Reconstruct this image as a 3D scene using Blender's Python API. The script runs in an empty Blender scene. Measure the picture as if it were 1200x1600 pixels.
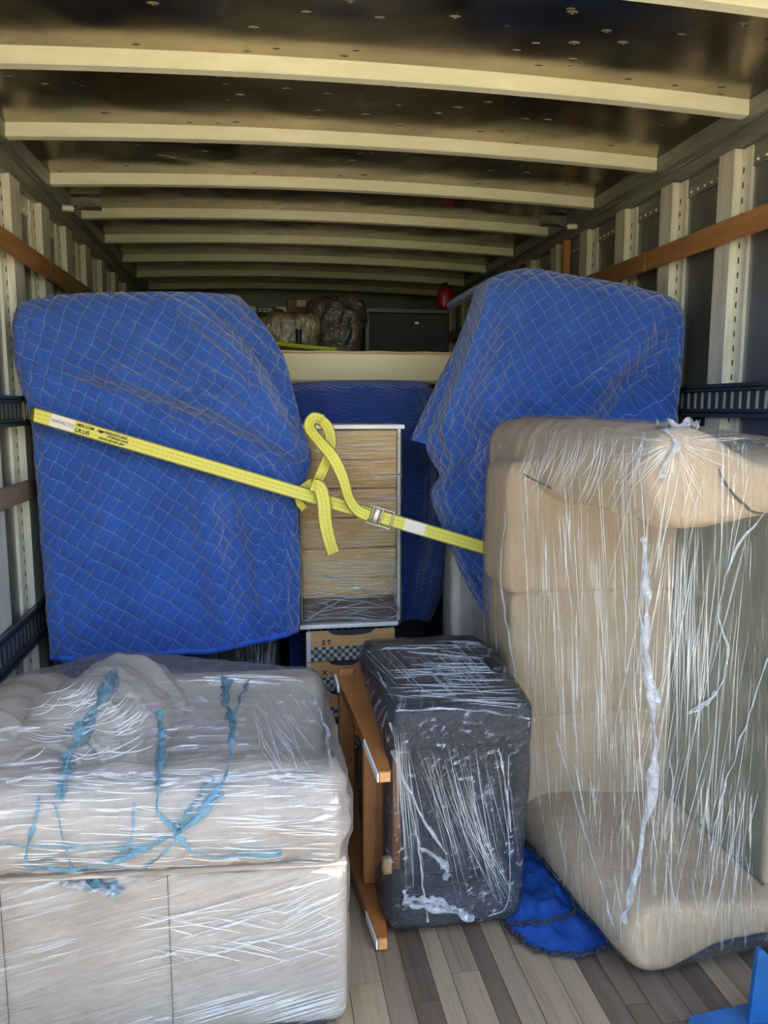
import bpy, bmesh, math, random
from mathutils import Vector, Matrix, Euler, noise
from mathutils.bvhtree import BVHTree
from math import sin, cos, pi, radians, sqrt, atan2, floor as fl

# ------------------------------------------------------------------ camera, light, exposure
sc = bpy.context.scene
COL = sc.collection
H = 1.45                       # lens height above the cargo floor
PITCH, YAW, FOC = radians(7.688), radians(9.148), 1200.0
cam = bpy.data.cameras.new('camera'); camo = bpy.data.objects.new('camera', cam); COL.objects.link(camo)
cam.sensor_width = 36; cam.lens = 36 * FOC / 1600; cam.clip_start = .05
camo.location = (0, 0, H); camo.rotation_euler = (pi / 2 - PITCH, 0, -YAW)
sc.camera = camo

sc.view_settings.view_transform = 'Standard'; sc.view_settings.look = 'None'
sc.view_settings.gamma = 1; sc.view_settings.use_curve_mapping = False
sc.view_settings.exposure = 2.0
sc.cycles.transparent_max_bounces = 24; sc.cycles.max_bounces = 9; sc.cycles.diffuse_bounces = 5
sc.cycles.use_denoising = True

w = bpy.data.worlds.new('sky'); sc.world = w; w.use_nodes = True
nt = w.node_tree; bg = nt.nodes['Background']
sky = nt.nodes.new('ShaderNodeTexSky'); sky.sky_type = 'NISHITA'; sky.sun_disc = False
sky.sun_elevation = radians(50); sky.sun_rotation = radians(80); sky.air_density = 1.0; sky.dust_density = 3.0
nt.links.new(sky.outputs[0], bg.inputs[0]); bg.inputs[1].default_value = .40

sun = bpy.data.lights.new('sun', 'SUN'); suno = bpy.data.objects.new('sun', sun); COL.objects.link(suno)
sun.energy = 3.6; sun.angle = radians(.6); sun.color = (1, .95, .86)
suno.rotation_euler = Vector((-.70, -.30, -.80)).to_track_quat('-Z', 'Y').to_euler()

# ------------------------------------------------------------------ helpers
_f = Vector((cos(PITCH) * sin(YAW), cos(PITCH) * cos(YAW), -sin(PITCH)))
_r = Vector((cos(YAW), -sin(YAW), 0)); _u = Vector((sin(PITCH) * sin(YAW), sin(PITCH) * cos(YAW), cos(PITCH)))
def at(px, py, Y):
    "world point at depth Y that stands at a measured spot of the 1200x1600 frame"
    d = _r * ((px - 600) / FOC) + _u * ((800 - py) / FOC) + _f
    d *= Y / d.y
    return Vector((d.x, d.y, d.z + H))

def wloc(o):
    v = Vector((0, 0, 0))
    while o: v += o.location; o = o.parent
    return v
def link(o, name, parent): 
    COL.objects.link(o)
    if parent: o.parent = parent
    return o
def tag(o, label=None, cat=None, group=None, kind=None):
    for k, v in (('label', label), ('category', cat), ('group', group), ('kind', kind)):
        if v: o[k] = v
    return o
def empty(name, loc, label, cat, group=None):
    o = bpy.data.objects.new(name, None); o.empty_display_size = .1; COL.objects.link(o); o.location = loc
    return tag(o, label, cat, group)
def mk(name, geo, mat, parent=None, smooth=True, uv=None, local=False, origin=None):
    "link geometry given in world space as one mesh object"
    vs, fs = geo
    off = Vector((0, 0, 0)) if local else (wloc(parent) if parent else Vector(origin or (0, 0, 0)))
    me = bpy.data.meshes.new(name)
    me.from_pydata([tuple(Vector(v) - off) for v in vs], [], fs)
    if uv:
        l = me.uv_layers.new(name='UVMap')
        for lp in me.loops: l.data[lp.index].uv = uv[lp.vertex_index]
    me.validate(); me.update()
    if smooth: me.polygons.foreach_set('use_smooth', [True] * len(me.polygons))
    me.materials.append(mat)
    o = bpy.data.objects.new(name, me); link(o, name, parent)
    if not parent and not local: o.location = off
    return o
def sharp(o, ang=35):
    me = o.data; bm = bmesh.new(); bm.from_mesh(me)
    for e in bm.edges:
        if len(e.link_faces) == 2 and e.calc_face_angle(0) > radians(ang): e.smooth = False
    bm.to_mesh(me); bm.free(); return o
def join(*gs):
    V, F = [], []
    for v, f in gs:
        n = len(V); V += list(v); F += [tuple(i + n for i in q) for q in f]
    return V, F
def box(x0, x1, y0, y1, z0, z1):
    V = [(x, y, z) for x in (x0, x1) for y in (y0, y1) for z in (z0, z1)]
    return V, [(0, 1, 3, 2), (4, 6, 7, 5), (0, 4, 5, 1), (2, 3, 7, 6), (0, 2, 6, 4), (1, 5, 7, 3)]
def bm_geo(bm):
    bm.verts.index_update(); g = ([v.co.copy() for v in bm.verts], [tuple(v.index for v in f.verts) for f in bm.faces]); bm.free(); return g
def rbox(x0, x1, y0, y1, z0, z1, r=.02, seg=3):
    bm = bmesh.new(); bmesh.ops.create_cube(bm, size=1)
    for v in bm.verts: v.co = Vector(((x0 + x1) / 2 + v.co.x * (x1 - x0), (y0 + y1) / 2 + v.co.y * (y1 - y0), (z0 + z1) / 2 + v.co.z * (z1 - z0)))
    bmesh.ops.bevel(bm, geom=bm.edges[:], offset=min(r, .49 * min(x1 - x0, y1 - y0, z1 - z0)), segments=seg, profile=.5, affect='EDGES')
    return bm_geo(bm)
def prism(poly, axis, a, b, r=0, seg=2):
    "extrude a closed polygon (2-D, in the other two axes in xyz order) along axis from a to b"
    def pt(p, t):
        q = list(p); q.insert(axis, t); return q
    bm = bmesh.new(); n = len(poly)
    A = [bm.verts.new(pt(p, a)) for p in poly]; B = [bm.verts.new(pt(p, b)) for p in poly]
    bm.faces.new(A); bm.faces.new(B[::-1])
    for i in range(n): bm.faces.new((A[i], B[i], B[(i + 1) % n], A[(i + 1) % n]))
    bmesh.ops.recalc_face_normals(bm, faces=bm.faces[:])
    if r: bmesh.ops.bevel(bm, geom=bm.edges[:], offset=r, segments=seg, profile=.5, affect='EDGES')
    return bm_geo(bm)
def puff(x0, x1, y0, y1, z0, z1, e=.5, n=28):
    "superellipsoid cushion"
    def s(a): return math.copysign(abs(sin(a)) ** e, sin(a))
    def c(a): return math.copysign(abs(cos(a)) ** e, cos(a))
    cx, cy, cz = (x0 + x1) / 2, (y0 + y1) / 2, (z0 + z1) / 2; a, b, d = (x1 - x0) / 2, (y1 - y0) / 2, (z1 - z0) / 2
    V = []; F = []; m = n * 2
    for i in range(1, n):
        p = -pi / 2 + pi * i / n
        for j in range(m):
            t = 2 * pi * j / m; V.append((cx + a * c(p) * c(t), cy + b * c(p) * s(t), cz + d * s(p)))
    V += [(cx, cy, z0), (cx, cy, z1)]; k = (n - 1) * m
    for i in range(n - 2):
        for j in range(m): F.append((i * m + j, i * m + (j + 1) % m, (i + 1) * m + (j + 1) % m, (i + 1) * m + j))
    for j in range(m): F.append((k, (j + 1) % m, j)); F.append((k + 1, (n - 2) * m + j, (n - 2) * m + (j + 1) % m))
    return V, F
def roll(p0, p1, r0, r1, sq=1.0, nl=24, na=28, cap=.35, r_of=None):
    "rounded bolster from p0 to p1 with domed ends; sq flattens it vertically"
    p0, p1 = Vector(p0), Vector(p1); t = (p1 - p0).normalized()
    a = t.cross(Vector((0, 0, 1))); a = a.normalized() if a.length > .1 else Vector((1, 0, 0)); b = a.cross(t).normalized()
    V = []; F = []; L = (p1 - p0).length
    st = [(0, .02), (0, .45), (0, .75), (0, .93)]; rows = []
    for k in range(6): q = k / 5 * pi / 2; rows.append((-cap * r0 * cos(q) + cap * r0, sin(q) * .96 + .04, r0))
    for k in range(1, nl): u = k / nl; rows.append((cap * r0 + u * (L - cap * (r0 + r1)), 1, r0 + (r1 - r0) * u))
    for k in range(6): q = k / 5 * pi / 2; rows.append((L - cap * r1 + cap * r1 * sin(q), cos(q) * .96 + .04, r1))
    for d, s, r in rows:
        rr = r * s * (r_of(d / L) if r_of else 1)
        for j in range(na):
            q = 2 * pi * j / na; V.append(p0 + t * d + a * (cos(q) * rr) + b * (sin(q) * rr * sq))
    for i in range(len(rows) - 1):
        for j in range(na): F.append((i * na + j, i * na + (j + 1) % na, (i + 1) * na + (j + 1) % na, (i + 1) * na + j))
    F.append(tuple(range(na))); F.append(tuple(range((len(rows) - 1) * na, len(rows) * na))[::-1])
    return V, F
def tube(pts, r, na=8, closed=False):
    V = []; F = []; pts = [Vector(p) for p in pts]; n = len(pts)
    for i, p in enumerate(pts):
        t = (pts[(i + 1) % n] - pts[i - 1]) if closed else (pts[min(i + 1, n - 1)] - pts[max(i - 1, 0)])
        t.normalize(); a = t.cross(Vector((.13, .31, .94))).normalized(); b = t.cross(a)
        for j in range(na): q = 2 * pi * j / na; V.append(p + a * (cos(q) * r) + b * (sin(q) * r))
    for i in range(n if closed else n - 1):
        k = (i + 1) % n
        for j in range(na): F.append((i * na + j, i * na + (j + 1) % na, k * na + (j + 1) % na, k * na + j))
    if not closed: F.append(tuple(range(na))[::-1]); F.append(tuple(range((n - 1) * na, n * na)))
    return V, F
def spline(pts, n):
    "Catmull-Rom through points"
    pts = [Vector(p) for p in pts]; P = [pts[0] * 2 - pts[1]] + pts + [pts[-1] * 2 - pts[-2]]; out = []
    m = len(pts) - 1
    for i in range(n):
        u = i / (n - 1) * m; k = min(int(u), m - 1); t = u - k; a, b, c, d = P[k:k + 4]
        out.append(.5 * (2 * b + (c - a) * t + (2 * a - 5 * b + 4 * c - d) * t * t + (3 * b - a - 3 * c + d) * t ** 3))
    return out
def ribbon(pts, width, th=.003, nrm=(0, -1, 0), twist=None):
    "flat webbing along a polyline, returns geometry and uv (metres)"
    pts = [Vector(p) for p in pts]; n = len(pts); V = []; F = []; UV = []; s = 0
    for i, p in enumerate(pts):
        t = (pts[min(i + 1, n - 1)] - pts[max(i - 1, 0)]).normalized(); N = Vector(nrm); N = (N - t * N.dot(t)).normalized()
        if twist: N = Matrix.Rotation(twist(i / (n - 1)), 3, t) @ N
        wd = t.cross(N) * (width(i / (n - 1)) if callable(width) else width) / 2
        if i: s += (p - pts[i - 1]).length
        for a, b in ((-1, 1), (1, 1), (1, -1), (-1, -1)):
            V.append(p + wd * a + N * (th / 2 * b)); UV.append((s, (a + 1) / 2))
    for i in range(n - 1):
        for j in range(4): F.append((i * 4 + j, i * 4 + (j + 1) % 4, i * 4 + 4 + (j + 1) % 4, i * 4 + 4 + j))
    F.append((0, 1, 2, 3)); F.append(tuple(4 * (n - 1) + k for k in (3, 2, 1, 0)))
    return (V, F), UV
def rumple(geo, amp, sc3, seed=0, normals=True):
    "push vertices along their normals by stretched noise"
    V, F = geo; V = [Vector(v) for v in V]; N = [Vector((0, 0, 0)) for _ in V]
    for f in F:
        a, b, c = V[f[0]], V[f[1]], V[f[2]]; m = (b - a).cross(c - a)
        for i in f: N[i] += m
    o = Vector((seed * 7.1, seed * 3.3, seed * 5.7)); out = []
    for v, m in zip(V, N):
        q = Vector((v.x * sc3[0], v.y * sc3[1], v.z * sc3[2])) + o
        out.append(v + (m.normalized() if m.length else m) * amp * noise.fractal(q, .6, 2.0, 3))
    return out, F
def rot_z(geo, ang, c):
    R = Matrix.Rotation(ang, 3, 'Z'); c = Vector(c)
    return [R @ (Vector(v) - c) + c for v in geo[0]], geo[1]

# ------------------------------------------------------------------ materials
def mat(name, base=(.5, .5, .5), rough=.6, metal=0, spec=.5, **kw):
    m = bpy.data.materials.new(name); m.use_nodes = True; b = m.node_tree.nodes['Principled BSDF']
    b.inputs['Base Color'].default_value = (*base, 1); b.inputs['Roughness'].default_value = rough
    b.inputs['Metallic'].default_value = metal; b.inputs['Specular IOR Level'].default_value = spec
    for k, v in kw.items(): b.inputs[k.replace('_', ' ')].default_value = v
    return m
class NT:
    def __init__(s, m): s.t = m.node_tree; s.b = s.t.nodes.get('Principled BSDF'); s.out = s.t.nodes.get('Material Output')
    def n(s, typ, props=None, **ins):
        x = s.t.nodes.new('ShaderNode' + typ)
        for k, v in (props or {}).items(): setattr(x, k, v)
        for k, v in ins.items():
            key = int(k[1:]) if k[0] == 'i' and k[1:].isdigit() else k.replace('_', ' ')
            s.set(x.inputs[key], v)
        return x
    def set(s, sock, v):
        if isinstance(v, bpy.types.NodeSocket): s.t.links.new(v, sock)
        elif isinstance(v, bpy.types.Node): s.t.links.new(v.outputs[0], sock)
        else: sock.default_value = v
    def math(s, op, a, b=0.0, c=0.0, clamp=False):
        x = s.n('Math', {'operation': op, 'use_clamp': clamp}); s.set(x.inputs[0], a); s.set(x.inputs[1], b); s.set(x.inputs[2], c); return x.outputs[0]
    def coord(s, which='Object', scale=(1, 1, 1), rot=(0, 0, 0)):
        o = s.n('TexCoord').outputs[which]
        if rot != (0, 0, 0): o = s.n('Mapping', Vector=o, Rotation=rot).outputs[0]
        return s.n('Mapping', Vector=o, Scale=scale).outputs[0]
    def noise(s, vec, scale=1., detail=3., rough=.55, dist=0.):
        return s.n('TexNoise', Vector=vec, Scale=scale, Detail=detail, Roughness=rough, Distortion=dist).outputs[0]
    def ramp(s, fac, stops):
        x = s.n('ValToRGB', Fac=fac); e = x.color_ramp.elements
        while len(e) < len(stops): e.new(.5)
        for el, (p, c) in zip(e, stops): el.position = p; el.color = (*c, 1) if len(c) == 3 else c
        return x.outputs[0]
    def mix(s, fac, a, b):
        x = s.n('Mix', {'data_type': 'RGBA'}); s.set(x.inputs[0], fac)
        for i, v in ((6, a), (7, b)): s.set(x.inputs[i], (*v, 1) if isinstance(v, tuple) and len(v) == 3 else v)
        return x.outputs[2]
    def bump(s, h, strength=.3, dist=.01, normal=None):
        x = s.n('Bump', Height=h, Strength=strength, Distance=dist)
        if normal: s.set(x.inputs['Normal'], normal)
        return x.outputs[0]
    def smooth(s, v, a, b):
        return s.n('MapRange', {'interpolation_type': 'SMOOTHSTEP'}, Value=v, From_Min=a, From_Max=b).outputs[0]

def m_noisy(name, c1, c2, rough=.6, scale=(8, 8, 8), bump=.2, metal=0, bscale=None, dist=.01, spec=.5, rr=None):
    m = mat(name, c1, rough, metal, spec); t = NT(m); f = t.noise(t.coord('Object', scale), 1, 4)
    t.set(t.b.inputs['Base Color'], t.ramp(f, [(.35, c1), (.65, c2)]))
    g = t.noise(t.coord('Object', bscale or scale), 1, 4)
    t.set(t.b.inputs['Normal'], t.bump(g, bump, dist))
    if rr: t.set(t.b.inputs['Roughness'], t.n('MapRange', Value=f, From_Min=.3, From_Max=.7, To_Min=rr[0], To_Max=rr[1]).outputs[0])
    return m

def m_ceiling():
    m = mat('ceiling_metal', (.2, .19, .17), .2, 1.0); t = NT(m)
    big = t.noise(t.coord('Object', (1.6, 1.9, 1)), 1, 2); small = t.n('TexVoronoi', Vector=t.coord('Object', (9, 14, 1)), Scale=1., Randomness=1.).outputs[0]
    dents = t.smooth(small, .02, .16); scr = t.noise(t.coord('Object', (3, 40, 1), (0, 0, .5)), 1, 2)
    n1 = t.bump(big, .35, .06); n2 = t.bump(dents, .8, .010, n1); n3 = t.bump(scr, .06, .004, n2)
    t.set(t.b.inputs['Normal'], n3)
    t.set(t.b.inputs['Base Color'], t.ramp(t.noise(t.coord('Object', (2, 3, 1)), 1, 4), [(.35, (.25, .21, .155)), (.65, (.42, .345, .235))]))  # warm tint and brown blotches put reflected surroundings into the metal's colour
    t.set(t.b.inputs['Roughness'], t.n('MapRange', Value=t.noise(t.coord('Object', (3, 3, 1)), 1, 3), From_Min=.3, From_Max=.7, To_Min=.16, To_Max=.30).outputs[0])
    return m

def m_blanket(name, pattern='diamond', pitch=.062, base=(.015, .060, .25), thread=(.26, .38, .66)):
    m = mat(name, base, .85, 0, .25); t = NT(m); t.b.inputs['Sheen Weight'].default_value = .35
    uv = t.n('TexCoord').outputs['UV']
    wob = t.noise(t.n('Mapping', Vector=uv, Scale=(9, 9, 9)).outputs[0], 1, 2)
    sx = t.n('SeparateXYZ', Vector=uv); U, V = sx.outputs[0], sx.outputs[1]
    U = t.math('ADD', U, t.math('MULTIPLY', wob, .007)); V = t.math('ADD', V, t.math('MULTIPLY', wob, -.007))
    if pattern == 'diamond':
        a = t.math('DIVIDE', t.math('ADD', U, V), pitch * 1.15); b = t.math('DIVIDE', t.math('SUBTRACT', U, t.math('MULTIPLY', V, .9)), pitch * 1.15)
    elif pattern == 'square':
        a = t.math('DIVIDE', U, pitch); b = t.math('DIVIDE', V, pitch)
    else:
        s = t.math('MULTIPLY', t.math('SINE', t.math('MULTIPLY', U, 24.)), .022)
        a = t.math('DIVIDE', t.math('ADD', V, s), .022); b = None
    def dist(x): return t.math('ABSOLUTE', t.math('SUBTRACT', t.math('FRACT', x), .5))
    da = dist(a); d = da if b is None else t.math('MAXIMUM', da, dist(b))
    lw = .026 if pattern != 'wave' else .07
    line = t.smooth(d, .5 - lw, .5 - lw * .45)
    dash = t.smooth(t.noise(t.n('Mapping', Vector=uv, Scale=(60, 60, 60)).outputs[0], 1, 2), .3, .52)
    line = t.math('MULTIPLY', line, dash)
    wear = t.noise(t.n('Mapping', Vector=uv, Scale=(4, 4, 4)).outputs[0], 1, 4)
    col = t.mix(t.smooth(wear, .3, .75), base, tuple(min(1, c * 1.35 + .004) for c in base))
    t.set(t.b.inputs['Base Color'], t.mix(t.math('MULTIPLY', line, .50 if pattern != 'wave' else .35), col, thread))
    pil = t.math('POWER', t.math('MULTIPLY', d, 2.), 3.)
    wr = t.n('TexNoise', Vector=t.n('Mapping', Vector=uv, Scale=(26, 18, 20)).outputs[0], Scale=1., Detail=5., Roughness=.62, Distortion=.8).outputs[0]
    h = t.math('ADD', t.math('MULTIPLY', pil, -.7), t.math('MULTIPLY', wr, 1.5))
    t.set(t.b.inputs['Normal'], t.bump(h, .75, .016))
    return m

def m_film(name, scale=(60, 60, 1.5), rot=(0, 0, 0), veil=.10, streak=.45, tint=(.93, .94, .95), seed=0, fine=.8, rough=.10, tcol=(.97, .97, .97)):
    "clear stretch film: see-through, glossy, whiter where layers and pleats overlap"
    m = bpy.data.materials.new(name); m.use_nodes = True; t = NT(m); t.t.nodes.remove(t.b)
    co = t.coord('Object', scale, rot); co2 = t.coord('Object', tuple(s * .33 for s in scale), tuple(r + .16 for r in rot))
    n1 = t.noise(co, 1, 5, .65, .3); n2 = t.noise(co2, 1, 3, .6, .4); patch = t.noise(t.coord('Object', (4.1, 4.3, 3.7)), 1, 3)
    s1 = t.smooth(n1, .56, .68); s2 = t.math('MULTIPLY', t.smooth(n2, .60, .72), t.smooth(n1, .42, .62))
    s = t.math('ADD', t.math('MULTIPLY', s1, fine), t.math('MULTIPLY', s2, .5)); s = t.math('MULTIPLY', s, t.smooth(patch, .36, .62))
    h = t.math('ADD', n1, t.math('MULTIPLY', n2, 1.5))
    nb = t.bump(h, 1.0, .016)
    fr = t.n('Fresnel', IOR=1.38, Normal=nb).outputs[0]
    tr = t.n('BsdfTransparent', Color=(*tcol, 1)); gl = t.n('BsdfGlossy', Color=(1, 1, 1, 1), Roughness=rough, Normal=nb)
    df = t.n('BsdfDiffuse', Color=(*tint, 1), Normal=nb)
    f_d = t.math('ADD', t.math('MULTIPLY', s, streak), veil, clamp=True)
    a = t.n('MixShader', i0=f_d, i1=tr.outputs[0], i2=df.outputs[0])
    f_g = t.math('ADD', t.math('MULTIPLY', fr, .8), t.math('MULTIPLY', s, .35), clamp=True)
    b = t.n('MixShader', i0=f_g, i1=a.outputs[0], i2=gl.outputs[0])
    t.t.links.new(b.outputs[0], t.out.inputs[0])
    return m

def m_plank():
    m = mat('floor_plank', (.3, .25, .2), .5); t = NT(m)
    rnd = t.n('ObjectInfo').outputs['Random']
    gr = t.noise(t.coord('Object', (55, 2.2, 4)), 1, 5, .65, .6); kn = t.noise(t.coord('Object', (9, 1.4, 3)), 1, 3)
    c = t.ramp(rnd, [(0, (.066, .042, .027)), (.3, (.115, .076, .050)), (.5, (.235, .168, .098)), (.7, (.145, .102, .068)), (1, (.28, .20, .115))])
    dark = t.math('MULTIPLY', t.smooth(gr, .45, .75), .6)
    c2 = t.n('Mix', {'data_type': 'RGBA', 'blend_type': 'MULTIPLY'}, i0=dark); t.set(c2.inputs[6], c); c2.inputs[7].default_value = (.35, .3, .27, 1)
    c3 = t.mix(t.math('MULTIPLY', t.smooth(kn, .55, .8), .35), c2.outputs[2], (.30, .25, .17))
    t.set(t.b.inputs['Base Color'], c3); t.set(t.b.inputs['Normal'], t.bump(gr, .15, .004))
    return m

def m_wood(name, c1, c2, axis=1, rough=.4, s=(40, 3)):
    sc3 = [s[0]] * 3; sc3[axis] = s[1]
    m = mat(name, c1, rough); t = NT(m); g = t.noise(t.coord('Object', tuple(sc3)), 1, 5, .6, .7)
    t.set(t.b.inputs['Base Color'], t.ramp(g, [(.3, c1), (.7, c2)])); t.set(t.b.inputs['Normal'], t.bump(g, .12, .003)); return m

def m_galv():
    m = mat('galvanised_steel', (.5, .49, .42), .42, .35); t = NT(m)
    f = t.noise(t.coord('Object', (22, 22, 2.5)), 1, 5, .65); v = t.n('TexVoronoi', Vector=t.coord('Object', (45, 45, 45)), Scale=1.).outputs[1]
    t.set(t.b.inputs['Base Color'], t.ramp(f, [(.3, (.40, .38, .29)), (.5, (.62, .58, .45)), (.75, (.72, .68, .54))]))
    t.set(t.b.inputs['Normal'], t.bump(f, .12, .004)); return m

def m_panel():
    m = mat('wall_sheet_metal', (.10, .10, .105), .36, .75); t = NT(m)
    f = t.noise(t.coord('Object', (1.6, 1.6, 2.2)), 1, 4); g = t.noise(t.coord('Object', (30, 30, 4)), 1, 4)
    t.set(t.b.inputs['Base Color'], t.ramp(f, [(.3, (.14, .135, .13)), (.7, (.26, .25, .225))]))
    t.set(t.b.inputs['Roughness'], t.n('MapRange', Value=g, From_Min=.3, From_Max=.7, To_Min=.28, To_Max=.5).outputs[0])
    t.set(t.b.inputs['Normal'], t.bump(f, .25, .03)); return m

def m_strap():
    m = mat('yellow_webbing', (.62, .53, .07), .6, 0, .4); t = NT(m); uv = t.n('TexCoord').outputs['UV']; s = t.n('SeparateXYZ', Vector=uv)
    v = s.outputs[1]; u = s.outputs[0]
    def band(c, w_): return t.math('LESS_THAN', t.math('ABSOLUTE', t.math('SUBTRACT', v, c)), w_)
    dash = t.math('GREATER_THAN', t.math('FRACT', t.math('MULTIPLY', u, 55.)), .3)
    l = t.math('MULTIPLY', t.math('ADD', band(.36, .017), band(.64, .013)), dash); e = t.math('ADD', band(0, .085), band(1, .085))
    c = t.mix(t.math('MULTIPLY', l, .75), (.64, .56, .085), (.14, .11, .03)); c = t.mix(t.math('MULTIPLY', e, .8), c, (.05, .045, .01))
    wv = t.n('TexWave', {'bands_direction': 'X'}, Vector=t.n('Mapping', Vector=uv, Scale=(1, .0, 1)).outputs[0], Scale=120.).outputs[1]
    t.set(t.b.inputs['Base Color'], c); t.set(t.b.inputs['Normal'], t.bump(wv, .2, .001)); return m

M = {}
M['ceiling'] = m_ceiling(); M['panel'] = m_panel(); M['galv'] = m_galv(); M['plank'] = m_plank()
M['bow'] = m_noisy('bow_paint', (.60, .585, .40), (.68, .665, .47), .4, (6, 20, 20), .05)
M['rail'] = m_noisy('corner_rail_metal', (.16, .15, .125), (.26, .25, .21), .4, (4, 4, 30), .1, .5)
M['slot_dark'] = mat('slot_dark', (.02, .02, .02), .7)
M['track'] = m_noisy('track_coating', (.026, .030, .036), (.042, .047, .054), .38, (30, 30, 30), .1, .2)
M['track_back'] = mat('track_backing', (.55, .54, .48), .45, .2)
M['slat'] = m_wood('varnished_slat', (.20, .085, .025), (.36, .17, .055), 1, .35, (30, 2))
M['slat_grey'] = m_wood('weathered_slat', (.12, .075, .05), (.22, .145, .10), 1, .5, (30, 2))
M['sub'] = mat('subfloor', (.05, .04, .035), .8)
M['blanket'] = m_blanket('quilted_blue_fabric'); M['blanket2'] = m_blanket('quilted_blue_fabric_fine', 'diamond', .056)
M['blanket_wave'] = m_blanket('wave_quilted_blue_fabric', 'wave', base=(.014, .042, .20), thread=(.06, .12, .33))
M['blanket_plain'] = m_noisy('plain_blue_felt', (.007, .036, .155), (.012, .056, .22), .9, (14, 14, 14), .6, bscale=(60, 60, 60), dist=.006, spec=.15)
M['hem'] = mat('blue_binding', (.022, .085, .40), .8)
M['fray'] = mat('black_fray', (.012, .014, .022), .9)
M['taupe'] = m_noisy('taupe_microfibre', (.385, .320, .255), (.46, .39, .315), .9, (7, 7, 7), .25, bscale=(40, 40, 40), dist=.006, spec=.2)
M['beige'] = m_noisy('beige_microfibre', (.47, .345, .215), (.55, .42, .275), .9, (5, 5, 5), .35, bscale=(16, 16, 9), dist=.015, spec=.2)
M['seam'] = mat('dark_seam', (.06, .045, .035), .8)
M['lining'] = m_noisy('olive_grey_lining', (.10, .115, .075), (.17, .185, .12), .8, (10, 10, 2), .2, spec=.2)
M['leather'] = m_noisy('dark_brown_leather', (.022, .016, .014), (.04, .028, .022), .4, (9, 9, 9), .3)
M['cream'] = m_noisy('cream_fabric', (.5, .43, .36), (.58, .5, .42), .85, (6, 6, 6), .2)
def m_weave():
    m = mat('black_woven_fabric', (.02, .022, .03), .6, 0, .4); t = NT(m)
    a = t.n('TexWave', {'bands_direction': 'X'}, Vector=t.coord('Object', (1, 1, 1)), Scale=70.).outputs[1]
    b = t.n('TexWave', {'bands_direction': 'Z'}, Vector=t.coord('Object', (1, 1, 1)), Scale=70.).outputs[1]
    k = t.math('MULTIPLY', a, b); t.set(t.b.inputs['Base Color'], t.mix(k, (.006, .007, .011), (.034, .038, .055)))
    t.set(t.b.inputs['Normal'], t.bump(k, .4, .003)); return m
M['weave'] = m_weave()
M['lid'] = m_noisy('black_faux_leather', (.018, .019, .024), (.032, .033, .04), .38, (20, 20, 20), .3)
M['orange_wood'] = m_wood('orange_stained_wood', (.20, .068, .016), (.29, .108, .028), 1, .35, (18, 3))
M['endgrain'] = m_wood('cut_orange_wood', (.42, .18, .05), (.5, .23, .08), 1, .5, (60, 30))
M['pine'] = m_wood('pale_pine', (.55, .36, .16), (.68, .48, .25), 2, .5, (50, 6))
M['felt'] = mat('white_felt', (.72, .7, .66), .8)
M['white'] = m_noisy('white_coated_metal', (.66, .63, .55), (.74, .71, .63), .4, (20, 20, 20), .03)
def m_rattan(name, cols, seed):
    m = mat(name, cols[0], .7); t = NT(m)
    g = t.noise(t.coord('Object', (7, 7, 120)), 1 + seed * .01, 5, .7, .9); p = t.noise(t.coord('Object', (5 + seed, 5, 16)), 1, 3)
    t.set(t.b.inputs['Base Color'], t.mix(t.smooth(p, .35, .68), t.ramp(g, [(.32, cols[0]), (.55, cols[1]), (.75, cols[2])]), t.ramp(g, [(.3, cols[1]), (.7, cols[0])])))
    t.set(t.b.inputs['Normal'], t.bump(g, .7, .006)); return m
M['rattan'] = [m_rattan('tan_weave', ((.50, .30, .10), (.78, .56, .26), (.88, .74, .48)), 1), m_rattan('ochre_weave', ((.50, .26, .08), (.80, .52, .20), (.9, .72, .42)), 2), m_rattan('brown_weave', ((.07, .035, .018), (.15, .08, .045), (.3, .2, .13)), 3)]
M['crate_wood'] = m_wood('orange_crate_wood', (.42, .20, .06), (.6, .33, .12), 0, .5, (50, 4))
def m_checker():
    m = mat('checked_crate_side', (.1, .1, .1), .6); t = NT(m); c = t.n('TexChecker', Vector=t.coord('Object', (1, 1, 1)), Scale=62., Color1=(.03, .03, .035, 1), Color2=(.42, .38, .3, 1)).outputs[0]
    n_ = t.noise(t.coord('Object', (40, 40, 40)), 1, 3); t.set(t.b.inputs['Base Color'], t.mix(t.smooth(n_, .45, .7), c, (.12, .11, .1))); return m
M['checker'] = m_checker()
M['strap'] = m_strap(); M['print'] = mat('black_print', (.03, .025, .02), .7); M['label'] = mat('strap_label', (.70, .62, .50), .6)
M['lime'] = mat('lime_webbing', (.34, .40, .02), .6)
M['zinc'] = m_noisy('zinc_plated_steel', (.42, .36, .26), (.6, .52, .4), .35, (40, 40, 40), .1, .6)
M['mattress'] = m_noisy('cream_mattress_ticking', (.88, .71, .42), (.90, .76, .48), .85, (3, 3, 3), .25, bscale=(60, 60, 60), dist=.004)
M['piping'] = mat('mattress_piping', (.62, .48, .28), .8)
M['dark_wood'] = m_wood('near_black_wood', (.005, .004, .003), (.010, .008, .006), 0, .6, (30, 4))
M['card'] = m_noisy('brown_cardboard', (.19, .09, .035), (.24, .12, .05), .8, (8, 8, 8), .05)
M['card_dark'] = mat('green_printed_card', (.03, .075, .06), .7); M['card_cream'] = mat('cream_printed_card', (.5, .46, .32), .7)
M['bag'] = m_noisy('grey_film_bag', (.05, .045, .03), (.13, .115, .08), .18, (9, 9, 9), .9, bscale=(16, 16, 16), dist=.04)
M['clearbag'] = m_noisy('clear_zip_bag', (.06, .045, .022), (.24, .18, .09), .22, (14, 14, 14), .8, bscale=(24, 24, 9), dist=.03)
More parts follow.
